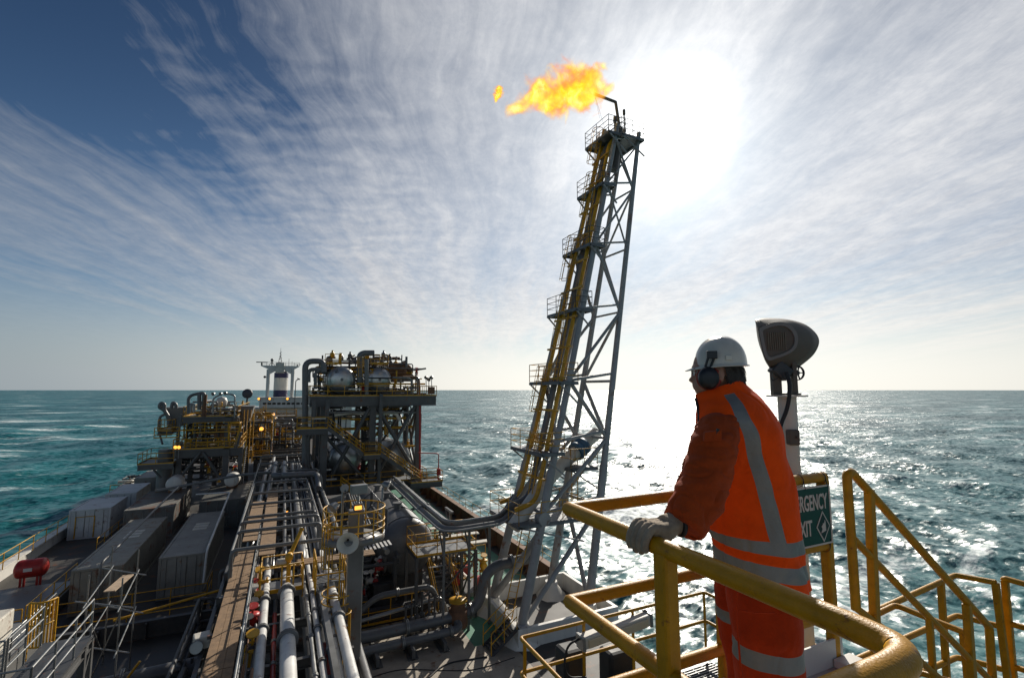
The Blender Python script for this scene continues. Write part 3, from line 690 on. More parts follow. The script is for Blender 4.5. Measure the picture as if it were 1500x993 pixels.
# flared cuff flap, pen pocket
m = MB(); cf = hp(1050,636,1.945); m.bar(cf+V(0,0,.022)+RT*.006, cf-V(0,0,.022)-RT*.006, .008, .010); m.build('pen', M['black'], man)
m = MB(); a_, b_, c_, d_ = hp(1033,633,1.945), hp(1058,630,1.94), hp(1057,645,1.938), hp(1032,647,1.942)
m.add([a_,b_,c_,d_]+[p+FW*.02 for p in (a_,b_,c_,d_)], [(0,1,2,3),(0,4,5,1),(1,5,6,2),(2,6,7,3),(3,7,4,0)]); m.build('pocket_flap', DRED, man, bevel=.003)
# trousers: two legs and the seat as one cloth
def legring(cx, cy, hw, d, f): c = hp(cx, cy, f); q = V(c.x,c.y,0).normalized(); return (c, V(q.y,-q.x,0)*(hw*f/700.*q.dot(FW)), -q*d)
def tm(u, a): return 1 if 5.0 < u < 6.0 else 0
m = MB()
loft(m, [legring(1116,815,50,.10,2.24), legring(1117,840,52,.115,2.215), legring(1118,865,53,.13,2.18), legring(1120,895,52,.135,2.155), legring(1123,922,50,.13,2.13), legring(1124,938,49,.125,2.13), legring(1124,964,49,.12,2.12), legring(1125,1000,47,.115,2.12), legring(1128,1060,42,.10,2.12), legring(1130,1150,38,.09,2.12), legring(1131,1198,38,.10,2.12)], 8, 110, .014, (8,8,5), 2.2, tm, (False, True), 2.0)
loft(m, [legring(1094,815,48,.12,2.36), legring(1094,835,48,.125,2.38), legring(1094,855,46,.12,2.40), legring(1093,865,45,.12,2.40), legring(1093,878,44,.115,2.40), legring(1093,888,43,.115,2.40), legring(1093,905,41,.11,2.40), legring(1094,935,38,.105,2.40), legring(1099,965,36,.10,2.38), legring(1104,1010,36,.09,2.36), legring(1108,1110,36,.10,2.36)], 8, 90, .014, (8,8,5), 2.2, tm, (False, True), 6.0)
loft(m, [legring(1108,790,54,.13,MF), legring(1108,820,54,.14,MF), legring(1108,845,52,.14,MF), legring(1108,862,36,.10,MF)], 6, 72, .004, (8,8,5), 2.2, None, (True, True))
m.build('trousers', [TROU, REFL], man)
m = MB(); p0, p1 = hp(1081,872,2.00), hp(1086,940,1.99); m.tube([hp(1080,868,2.03), hp(1079,900,2.02), hp(1082,940,2.015), hp(1086,993,2.01)], .004, 6); m.tube([hp(1084,893,2.015), hp(1105,897,2.0), hp(1135,897,2.0)], .003, 6); m.build('seam', TROU, man)
for f, x in ((2.12,1131),(2.36,1108)):
    p = hp(x, 1100, f); m = MB()
    loft(m, [(V(p.x,p.y,DK+.02)-RT*.05, RT*.155, FW*.055), (V(p.x,p.y,DK+.06)-RT*.05, RT*.15, FW*.052), (V(p.x,p.y,DK+.10)-RT*.02, RT*.11, FW*.05), (V(p.x,p.y,DK+.22), RT*.062, FW*.055)], 5, 32); m.build('boot', M['black'], man)
# body: head with a face, neck, trunk, limbs in one skin
bm_v, bm_e, bm_r = [], [], []
def bake(o):
    bpy.context.view_layer.update()
    me = bpy.data.meshes.new_from_object(o.evaluated_get(bpy.context.evaluated_depsgraph_get())); o.modifiers.clear(); o.data = me
    b = bmesh.new(); b.from_mesh(me); seen = set(); parts = []
    for v in b.verts:
        if v in seen: continue
        st = [v]; seen.add(v); comp = []
        while st:
            x = st.pop(); comp.append(x)
            for e in x.link_edges:
                y = e.other_vert(x)
                if y not in seen: seen.add(y); st.append(y)
        parts.append(comp)
    parts.sort(key=len)
    bmesh.ops.delete(b, geom=[v for c in parts[:-1] for v in c], context='VERTS'); b.to_mesh(me); b.free()
def bv(p, r): bm_v.append(p); bm_r.append(r); return len(bm_v)-1
pel = bv(hp(1110,800,MF), .11); ch = bv(hp(1085,690,MF), .12); nk = bv(hp(1068,592,MF), .062); nk2 = bv(hp(1060,566,MF), .060)
for a, b in ((pel,ch),(ch,nk),(nk,nk2)): bm_e.append((a,b))
def limb(s, pts):
    p = s
    for q, r in pts: i = bv(q, r); bm_e.append((p, i)); p = i
limb(ch, [(hp(1066,625,2.1),.06),(hp(1036,706,1.98),.046),(hp(998,766,1.875),.034),(hp(985,768,1.865),.032)])
limb(ch, [(hp(1066,625,2.42),.06),(hp(1068,705,2.46),.046),(hp(1085,785,2.5),.034)])
limb(pel, [(hp(1118,870,2.17),.085),(hp(1124,950,2.13),.065),(hp(1131,1170,2.12),.045)])
limb(pel, [(hp(1096,860,2.38),.085),(hp(1094,930,2.40),.065),(hp(1108,1090,2.36),.045)])
me = bpy.data.meshes.new('body'); o0 = ORG[man]; me.from_pydata([p-o0 for p in bm_v], bm_e, [])
bo = bpy.data.objects.new('body_skin', me); COL.objects.link(bo)
sk = bo.modifiers.new('skin', 'SKIN'); 
for i, r in enumerate(bm_r): me.skin_vertices[0].data[i].radius = (r, r)
me.skin_vertices[0].data[pel].use_root = True
bo.modifiers.new('sub', 'SUBSURF').levels = 1
bpy.context.view_layer.update()
bm2 = bpy.data.meshes.new_from_object(bo.evaluated_get(bpy.context.evaluated_depsgraph_get())); bpy.data.objects.remove(bo)
# head in profile: facing left and a little away
HD = (-RT*.97 + FW*.24).normalized(); HS = HD.cross(V(0,0,1)).normalized()     # forward and the head's right
hc = hp(1048,545,MF); pxm = MF/700*1.0
def hl(x, y, z): return hc + HD*x + HS*y + V(0,0,z)
m = MB()
def blob(c, rx, ry, rz, seg=28):
    vs = []; n = seg//2
    for i in range(n+1):
        a = math.pi*i/n
        for k in range(seg):
            b = 2*math.pi*k/seg; vs.append(hl(c[0]+rx*math.sin(a)*math.cos(b), c[1]+ry*math.sin(a)*math.sin(b), c[2]+rz*math.cos(a)))
    m.add(vs, [(i*seg+k,(i+1)*seg+k,(i+1)*seg+(k+1)%seg,i*seg+(k+1)%seg) for i in range(n) for k in range(seg)], True)
blob((0,0,.02),.100,.077,.108); blob((.045,0,-.055),.058,.058,.062); blob((.060,0,-.082),.038,.034,.030)     # skull, jaw, chin
blob((.088,0,-.018),.020,.016,.034); blob((.104,0,-.036),.017,.015,.013)                                      # nose bridge, tip
blob((.092,0,-.060),.014,.024,.009); blob((.090,0,-.071),.013,.022,.008)                                      # lips
blob((.076,0,.022),.030,.055,.016)                                                                            # brow
for s in (-1, 1): blob((.058,s*.042,-.028),.030,.022,.026); blob((-.005,s*.078,-.02),.022,.010,.032); blob((.076,s*.030,.000),.014,.013,.011)
b0 = len(m.v)
vv = [tuple(v.co + o0) for v in bm2.vertices]; m.add(vv, [tuple(p.vertices) for p in bm2.polygons], True)
m.sm = [True]*len(m.f); body = m.build('body', SKIN, man)
rm = body.modifiers.new('remesh', 'REMESH'); rm.mode = 'VOXEL'; rm.voxel_size = .006; rm.use_smooth_shade = True
sm_ = body.modifiers.new('smooth', 'SMOOTH'); sm_.factor = .5; sm_.iterations = 3; bake(body)
eyem = mat('eye', (.5,.48,.45), .2, var=.05)
for s in (-1, 1):
    m = MB(); c = hl(.082, s*.031, .001); m.lathe(c, HD, [(-.008,.001),(-.006,.009),(0,.012),(.005,.009),(.008,.001)], 12); m.build('eye', eyem, man)
# hair at the back of the head and nape
m = MB()
vs = []; nseg = 30
for i in range(9):
    z = .045 - i*.0145
    for k in range(nseg+1):
        a = R(100) + R(160)*k/nseg
        rr = 1.05 + .03*math.sin(k*2.3+i) - .05*max(0, i-5)/3
        vs.append(hl(math.cos(a)*.101*rr - (.004*i if i < 6 else .024-.010*(i-6)), math.sin(a)*.079*rr, z))
m.add(vs, [(i*(nseg+1)+k, (i+1)*(nseg+1)+k, (i+1)*(nseg+1)+k+1, i*(nseg+1)+k+1) for i in range(8) for k in range(nseg)], True)
rng_ = random.Random(3)
for k in range(70):
    a = R(rng_.uniform(95,265)); z = rng_.uniform(-.07,.03); p = hl(math.cos(a)*.104-.012, math.sin(a)*.081, z); m.tube([p, p+HD*(-.010)+V(0,0,-.016), p+HD*(-.016)+V(0,0,-.036)], .0028, 4, r2=.0006)
m.build('hair', HAIR, man)
# helmet: shell, brim with a peak, moulded ridge, ear-muff slot
tl = R(3.0)
def he(x, y, z): return hl(x*.885 - .022, y*.97, .030 + z*.97 - x*.04)
m = MB(); seg = 56; vs = []; nr = 16
for i in range(nr+1):
    a = math.pi/2*i/nr
    for k in range(seg):
        b = 2*math.pi*k/seg; cb, sb = math.cos(b), math.sin(b)
        rx = .128*(1.0 if cb > 0 else 1.02); x = rx*math.cos(a)**.88*cb; y = .110*math.cos(a)**.88*sb; z = .138*math.sin(a)**.95
        if abs(y) < .018 and z > .05: z += .006*(1-abs(y)/.018)
        elif abs(abs(y)-.045) < .01 and x < 0 and z > .06: z += .004
        vs.append(he(x, y, z))
m.add(vs, [(i*seg+k, i*seg+(k+1)%seg, (i+1)*seg+(k+1)%seg, (i+1)*seg+k) for i in range(nr) for k in range(seg)], True); m.build('shell', HELM, man)
m = MB(); vs = []
for (o_, zz) in ((0,.012),(0,0),(1,-.006),(1,-.010),(0,-.006)):
    for k in range(seg):
        b = 2*math.pi*k/seg; cb, sb = math.cos(b), math.sin(b)
        ext = .011 + .038*max(0, cb)**2.2; e = o_*ext
        vs.append(he((.128+e)*cb*(1.0 if cb > 0 else 1.02), (.110+min(e,.014))*sb, zz - o_*max(0,cb)**2*.010))
m.add(vs, [(i*seg+k, (i+1)*seg+k, (i+1)*seg+(k+1)%seg, i*seg+(k+1)%seg) for i in range(4) for k in range(seg)], True); m.build('brim', HELM, man)
m = MB(); m.lathe(he(0,0,-.012), (0,0,1), [(0,.001),(.0,.07),(.004,.098),(.010,.100)], 40); m.build('suspension_band', M['dark'], man)
m = MB(); s = 1 if HS.dot(FW) < 0 else -1                      # side of the head turned to the camera
q = he(-.022, s*.1115, .030); m.obox(q, (.028,.008,.022), Matrix((HD, HS, V(0,0,1))).transposed()); m.build('slot_cover', HELM, man, bevel=.003)
mu = mat('muff_black', (.012,.012,.015), .38, var=.2); mr_ = mat('muff_red', (.30,.02,.012), .5, var=.2)
for sg in (s, -s):
    c = hl(.046, sg*.080, -.030)
    m = MB(); m.lathe(c, HS*sg, [(0,.047),(.012,.050),(.030,.048),(.040,.040),(.044,.023),(.045,.001)], 28)
    m.v = [tuple(c + (Vector(p)-c) - HD*((Vector(p)-c).dot(HD)*.08) + V(0,0,(Vector(p)-c).z*.06)) for p in m.v]; m.build('ear_muff', mu, man)
    m = MB(); m.lathe(c-HS*sg*.022-HD*.002, HS*sg, [(0,.046),(.004,.051),(.020,.052),(.026,.046)], 28); m.build('muff_cushion', mu, man)
    m = MB(); m.lathe(c-HS*sg*.001-HD*.003, HS*sg, [(0,.050),(.001,.054),(.006,.054),(.007,.047)], 28); m.build('muff_ring', mr_, man)
    m = MB(); h0 = he(.058, sg*.108, .040)
    m.tube([h0+HD*.014, c+HS*sg*.02+HD*.012+V(0,0,.05)], .006, 8); m.tube([h0-HD*.012, c+HS*sg*.02-HD*.010+V(0,0,.05)], .006, 8)
    m.obox(h0+V(0,0,.008)+HS*sg*.004, (.044,.018,.034), Matrix((HD, HS, V(0,0,1))).transposed()); m.build('muff_arm', mu, man, bevel=.006)
# glasses
m = MB()
for sg in (-1, 1):
    pts = [hl(.104+dx, sg*(.036+dy), .000+dz) for dx, dy, dz in ((0,-.024,.014),(-.003,.024,.014),(-.010,.026,-.004),(-.006,.012,-.018),(0,-.014,-.018),(0,-.024,-.004))]
    m.tube(pts+[pts[0]], .0022, 6); m.tube([pts[1], hl(.02, sg*.078, .006)], .0025, 6)
m.tube([hl(.104,-.012,.008), hl(.106,0,.010), hl(.104,.012,.008)], .002, 6); m.build('glasses_frame', mat('glasses', (.20,.05,.05), .35, var=.1), man)
lens = bpy.data.materials.new('lens'); lens.use_nodes = True; b = lens.node_tree.nodes['Principled BSDF']
b.inputs['Base Color'].default_value = (.9,.85,.88,1); b.inputs['Roughness'].default_value = .05; b.inputs['Alpha'].default_value = .35
for sg in (-1, 1):
    m = MB(); pts = [hl(.104+dx, sg*(.036+dy), .000+dz) for dx, dy, dz in ((0,-.024,.014),(-.003,.024,.014),(-.010,.026,-.004),(-.006,.012,-.018),(0,-.014,-.018),(0,-.024,-.004))]
    m.add(pts+[p-HD*.0015 for p in pts], [tuple(range(6)), tuple(range(11,5,-1))]); m.build('lens', lens, man)
# gloves: palm, four fingers wrapped over the rail, thumb beneath
def glove(rail_c, wrist, axis, back, name='glove'):
    """rail_c: rail centre under the palm; axis: along the rail (index to little finger); back: from the rail towards the wrist side"""
    m = MB(); up = V(0,0,1); rr = .033+.013
    def blb(c, r, r2=None):
        c = Vector(c); seg = 14; vs = []
        for i in range(8):
            a = math.pi*i/7
            for k in range(seg):
                b = 2*math.pi*k/seg; vs.append(c + V(math.sin(a)*math.cos(b), math.sin(a)*math.sin(b), math.cos(a))*r)
        m.add(vs, [(i*seg+k,(i+1)*seg+k,(i+1)*seg+(k+1)%seg,i*seg+(k+1)%seg) for i in range(7) for k in range(seg)], True)
    for k, (off, ln, r) in enumerate(((-.042,150,.0165),(-.014,160,.0172),(.014,156,.0168),(.041,142,.0150))):
        pts = []
        for i in range(15):
            a = R(52 + (ln)*i/14)                   # from the wrist side over the top to the far underside
            rad = rr + .012*max(0, 1-abs(i-4)/4.)   # raised knuckle
            pts.append(rail_c + axis*(off*(1+.06*(i < 6))) + back*math.cos(a)*rad + up*math.sin(a)*rad)
        m.tube(pts, r*1.08, 12, r2=r*.88); blb(pts[-1], r*.9); blb(pts[0], r); blb(pts[4]-up*.002, r*1.12)
    # palm and back of the hand to the wrist
    k0 = rail_c + back*.034 + up*.040
    for s_ in (-.030, -.010, .010, .030):
        m.tube([rail_c + axis*s_*1.15 + back*-.002 + up*(rr+.006), k0 + axis*s_*1.2 + back*.012 + up*.004, wrist + axis*s_*.8], .026, 12, r2=.023); m.tube([rail_c + axis*s_*1.15 + back*.02 + up*(rr-.012), k0 + axis*s_*1.1 + back*.03 - up*.022, wrist + axis*s_*.7 - up*.012], .022, 12); blb(wrist + axis*s_*.8, .023)
    d = (wrist-k0).normalized()
    m.tube([wrist - d*.03, wrist + d*.045], .040, 18, r2=.044)
    th = [k0 + axis*-.034 + back*.03 - up*.012, rail_c + axis*-.062 + back*.052 + up*.004, rail_c + axis*-.066 + back*.036 - up*.026, rail_c + axis*-.058 + back*.012 - up*.045]
    m.tube(th, .0165, 12, r2=.0135, bend=.02); blb(th[-1], .0135)
    m.sm = [True]*len(m.f); o = m.build(name, GLOVE, man)
    r_ = o.modifiers.new('remesh', 'REMESH'); r_.mode = 'VOXEL'; r_.voxel_size = .0034; r_.use_smooth_shade = True
    s2 = o.modifiers.new('smooth', 'SMOOTH'); s2.factor = .5; s2.iterations = 3; bake(o)
    return o
hc_ = V(RX, 1.425, -.55)
glove(hc_, hp(981,768,1.865), V(0,-1,0), V(1,0,0))
fr = V(hp(1085,805,2.5).x, RY, -.55); glove(fr, V(fr.x, RY-.11, -.47), V(-1,0,0), V(0,-1,0))
m = MB(); w0 = hp(981,768,1.865); d = (hp(1000,768,1.875)-w0).normalized(); m.lathe(w0+d*.040, d, [(-.004,.044),(0,.0465),(.006,.0465),(.010,.043)], 20); m.build('glove_cuff', M['black'], man)
# ---------------------------------------------------------------- flare tower on the starboard sponson
ZB = -12.2
LA, LC, LB, LD_ = V(11.8,23.6,ZB), V(11.75,27.3,ZB), V(16.35,24.1,ZB), V(16.0,27.8,ZB)
TA, TC, TB, TD = onY(905,188,24.9), onY(886,193,26.9), onY(936,197,24.9), onY(914,192,26.9)
LEG = dict(A=(LA,TA), B=(LB,TB), C=(LC,TC), D=(LD_,TD))
def lg(k, z):
    a, b = LEG[k]; t = (z-a.z)/(b.z-a.z); return a.lerp(b, t)
tower = thing('flare_tower', (14, 25.8, -13), 'tall leaning lattice flare tower with yellow ladders on the starboard side', 'flare tower')
for k in 'ACBD':
    m = MB(); a = lg(k, ZB-.2); md = lg(k, -4.5); b = LEG[k][1]+V(0,0,.1 if k != 'A' else .3)
    m.tube([a, md], .26, 16, r2=.24); m.tube([md, b], .20, 14, r2=.15); m.lathe(md, (b-md), [(-.15,.24),(.25,.20)], 16); m.build('leg', M['tower'], tower)
lv = [-6.8, -2.95, .55, 5.0, 9.3, 13.6, 17.0]
def strut(a, b, r, nm='brace'):
    m = MB(); m.tube([a, b], r, 10); m.build(nm, M['tower'], tower)
faces = (('A','B'),('C','D'),('A','C'),('B','D'))
for i, z in enumerate(lv):
    for p, q in faces: strut(lg(p, z), lg(q, z+(.5 if (p, q) in (('A','B'),('C','D')) else 0)), .09 if i < 3 else .07, 'girt')
for i in range(len(lv)-1):
    for j, (p, q) in enumerate(faces):
        r = .12 if i < 2 else .10 if i < 4 else .075
        if (i+j//2) % 2 == 0: strut(lg(p, lv[i]), lg(q, lv[i+1]), r)
        else: strut(lg(q, lv[i]), lg(p, lv[i+1]), r)
        if i >= 4 and j < 2:
            if (i+j//2) % 2: strut(lg(p, lv[i]), lg(q, lv[i+1]), r*.8)
            else: strut(lg(q, lv[i]), lg(p, lv[i+1]), r*.8)
strut(lg('A', ZB), lg('B', lv[0]), .14); strut(lg('C', ZB), lg('D', lv[0]), .14); strut(lg('C', ZB), lg('A', lv[0]-1.2), .2)
strut(lg('B', ZB), lg('D', lv[0]), .14)
m = MB(); c = lg('A', lv[0]-.2); m.lathe(c, V(0,1,0), [(-.28,.36),(.28,.36)], 18); m.build('node', M['tower'], tower)
# access platforms on the port side, each with its own railing
def platform(corners, z, n=3):
    m = MB(); P = [V(x,y,z) for x, y in corners]; m.sheet(P, .05)
    for a, b in zip(P, P[1:]+P[:1]): m.bar(a-V(0,0,.12), b-V(0,0,.12), .08, .16)
    f = m.build('platform', M['grate'], tower)
    m = MB(); m.rail(P, 1.1, .022, n, 1.2, False, True); r = m.build('railing', M['yellow' if z < 2 else 'grey'], f)
    for a, b in ((P[0],P[1]),(P[3],P[2])):
        m = MB(); m.bar(a-V(0,0,.1), V(b.x, b.y, z-1.3), .08); m.build('bracket', M['tower'], f)
for z, w in ((17.3,1.05),(13.5,.72),(9.2,.75),(4.95,.8),(.5,.9),(-3.5,1.1)):
    a, c = lg('A', z), lg('C', z)
    platform([(c.x-w, a.y-.3), (c.x+.4, a.y-.3), (c.x+.4, c.y+.4), (c.x-w, c.y+.4)], z)
tz = 17.32
platform([(lg('A',tz).x+.1, lg('A',tz).y-.4), (lg('B',tz).x+.15, lg('A',tz).y-.4), (lg('B',tz).x+.15, lg('D',tz).y+.4), (lg('A',tz).x+.1, lg('D',tz).y+.4)], tz-.02)
for z in (-4.6,):
    b, d = lg('B', z), lg('D', z); platform([(b.x-2.2, b.y+.2), (b.x-.3, b.y+.2), (d.x-.3, d.y+.3), (d.x-2.2, d.y+.3)], z, 2)
a, c = lg('A', -7.2), lg('C', -7.2)
platform([(a.x-1.5, a.y-.2), (a.x+2.6, a.y-.2), (c.x+2.6, c.y+.3), (c.x-1.5, c.y+.3)], -7.2, 2)
# ladders with hoops, level to level
def cage_ladder(p, q, out, mt_, parent, r=.36, hoops=True, nm='ladder'):
    m = MB(); p = Vector(p); q = Vector(q); out = Vector(out).normalized(); d = (q-p).normalized(); s = d.cross(out).normalized(); L = (q-p).length
    for k in (-1, 1): m.tube([p+s*.22*k, q+s*.22*k], .03, 6)
    for i in range(int(L/.3)): m.tube([p+d*(i*.3+.1)-s*.22, p+d*(i*.3+.1)+s*.22], .014, 5)
    o = m.build(nm, mt_, parent)
    if hoops:
        m = MB()
        def hoop(c): return [c+s*r*math.cos(t)+out*(r*.95+r*math.sin(t)) for t in [R(-40+260*j/10) for j in range(11)]]
        n = max(2, int((L-2.2)/.9)); hs = [hoop(p+d*(2.2+i*(L-2.2)/n)) for i in range(n+1)] if L > 3 else [hoop(p+d*L*.5), hoop(q)]
        for h in hs: m.tube(h, .022, 5)
        for j in range(0, 11, 2): m.tube([h[j] for h in hs], .018, 4)
        m.build('cage', mt_, o)
    return o
zs = [-7.15,-3.45,.55,5.0,9.25,13.55,17.3]
for i in range(6):
    a = lg('C', zs[i]).lerp(lg('A', zs[i]), .35 if i % 2 else .65); b = lg('C', zs[i+1]).lerp(lg('A', zs[i+1]), .35 if i % 2 else .65)
    cage_ladder(a+V(-.35,0,0), b+V(-.35,0,.9), (-1,0,0), M['yellow'], tower)
cage_ladder((11.1,24.3,-12.9), lg('A',-7.1)+V(-.6,.5,0), (-.3,-1,0), M['yellow'], tower, hoops=False)
b = lg('B', -4.5); cage_ladder((b.x-1.2,b.y+1.4,-7.1), (b.x-1.2,b.y+1.4,-3.6), (-1,-.4,0), M['yellow'], tower)
# risers up the port face
for k, (f, dx, r, mt_) in enumerate(((.5,-.10,.20,'pipe'),(.22,-.25,.12,'yellow'),(.80,-.22,.13,'yellow'),(.62,.30,.09,'galv'))):
    m = MB(); pts = [lg('C', z).lerp(lg('A', z), f)+V(dx,0,0) for z in (-6.3, 16.6)]; 
    pts = [pts[0]+V(-1.3,0,-.3)] + pts + [pts[1]+V(.4,0,.6)]; m.tube(pts, r, 10, bend=.8); m.build('riser', M[mt_], tower)
for z in [-5+i*1.9 for i in range(12)]:
    m = MB(); a, c = lg('A', z), lg('C', z); m.bar(c+V(-.35,0,0), a+V(-.35,0,0), .10, .12); m.build('pipe_clamp', M['yellow'], tower)
# flare tip: stack and its bent-over burner
st = onY(908,190,25.9); tp = onY(902,150,25.9); tip = onY(870,138,25.9)
m = MB(); m.tube([st+V(-.6,0,-3.2), st+V(-.05,0,.1)], .30, 16, r2=.24); m.tube([st, tp+V(0,0,-.1), tp, tip], .105, 14, bend=.5); m.build('flare_stack', M['grey'], tower)
m = MB(); q = onY(914,160,26.3); m.tube([q+V(0,0,-2.6), q], .05, 8); m.lathe(q, (0,0,1), [(-.5,.05),(-.45,.11),(-.1,.11),(0,.03)], 10); q2 = onY(901,172,25.5)
m.build('pilot_mast', M['grey'], tower)
m = MB(); m.tube([q2+V(0,0,-1.4), q2], .10, 10); m.lathe(q2, (0,0,1), [(-.3,.16),(.05,.12)], 10); m.build('pilot_burner', M['grey'], tower)
m = MB(); m.tube([tip+V(.05,0,0), V(tip.x+.02, tip.y-.6, tz+1.1)], .009, 4); m.tube([tip+V(.05,0,0), V(tip.x+1.2, tip.y+.4, tz+1.1)], .009, 4); m.build('stay_wire', M['grey'], tower)
# boarding tube with blue clamp laid across the lower bays
p0, p1, p2 = onY(752,772,24.6), onY(808,694,25.3), onY(874,634,26.2)
t = thing('flare_boom', (p0.x, p0.y, p0.z-.4), 'fat pale pipe with a blue clamp slanting through the lower tower bays', 'pipe')
m = MB(); m.tube([p0, p1, p2], .40, 20, bend=1.5); m.build('pipe', M['cream'], t)
m = MB(); d = (p2-p1).normalized(); c = p1.lerp(p2, .60)
m.lathe(c, d, [(-.42,.44),(-.42,.58),(-.14,.58),(-.10,.50),(.10,.50),(.14,.58),(.42,.58),(.42,.44)], 20); m.build('clamp', M['blue'], t)
# white sponson tray under the legs
t = thing('sponson', (14.2, 25.8, -15.5), 'white steel tray at the deck edge carrying the tower legs', 'sponson')
x0, x1, y0, y1, zt, zf, w = 11.25, 17.5, 22.9, 28.7, -12.05, -13.1, .22
m = MB(); m.box((x0+w,y0+w,zf-.2),(x1-w,y1-w,zf)); m.build('tray_floor', M['brown'], t)
for lo, hi in (((x0,y0,zf-.5),(x1,y0+w,zt)),((x0,y1-w,zf-.5),(x1,y1,zt)),((x0,y0+w,zf-.5),(x0+w,y1-w,zt)),((x1-w,y0+w,zf-.5),(x1,y1-w,zt))):
    m = MB(); m.box(lo, hi); m.build('wall', M['white'], t, bevel=.02)
for k in 'ABCD':
    c = lg(k, ZB); m = MB(); m.lathe(V(c.x,c.y,zf-.4), (0,0,1), [(0,1.25),(.35,1.15),(1.15,.42),(1.4,.40)], 8, True); m.build('footing', M['white'], t)
m = MB(); m.add([(x0+1,y0,zf-.5),(x1,y0,zf-.5),(x1,y1,zf-.5),(x0+1,y1,zf-.5),(x0+1,y0,zf-4),(x1-1.6,y0+.3,zf-2.6),(x1-1.6,y1-.3,zf-2.6),(x0+1,y1,zf-4)], [(0,1,2,3),(7,6,5,4),(0,4,5,1),(1,5,6,2),(2,6,7,3),(3,7,4,0)]); m.build('corbel', M['white'], t)
t = thing('tower_stair', (10.6, 23.6, -13), 'short dark stair with yellow handrails up to the tower tray', 'stairs')
for k in range(6):
    m = MB(); m.box((9.9+k*.22,23.0,-13+.17*k+.10),(10.12+k*.22,24.0,-13+.17*k+.14)); m.build('tread', M['dark'], t)
for y in (22.96, 24.02):
    m = MB(); m.bar((9.8,y,-13),(11.3,y,-11.95),.03,.18); m.build('stringer', M['dark'], t)
    m = MB(); m.tube([(9.8,y,-12.95),(9.8,y,-11.95),(11.2,y,-10.9),(11.2,y,-12)], .028, 8); m.tube([(9.8,y,-12.45),(11.2,y,-11.4)], .025, 8); m.tube([(10.5,y,-12.5),(10.5,y,-11.43)], .025, 6); m.build('handrail', M['yellow'], t)
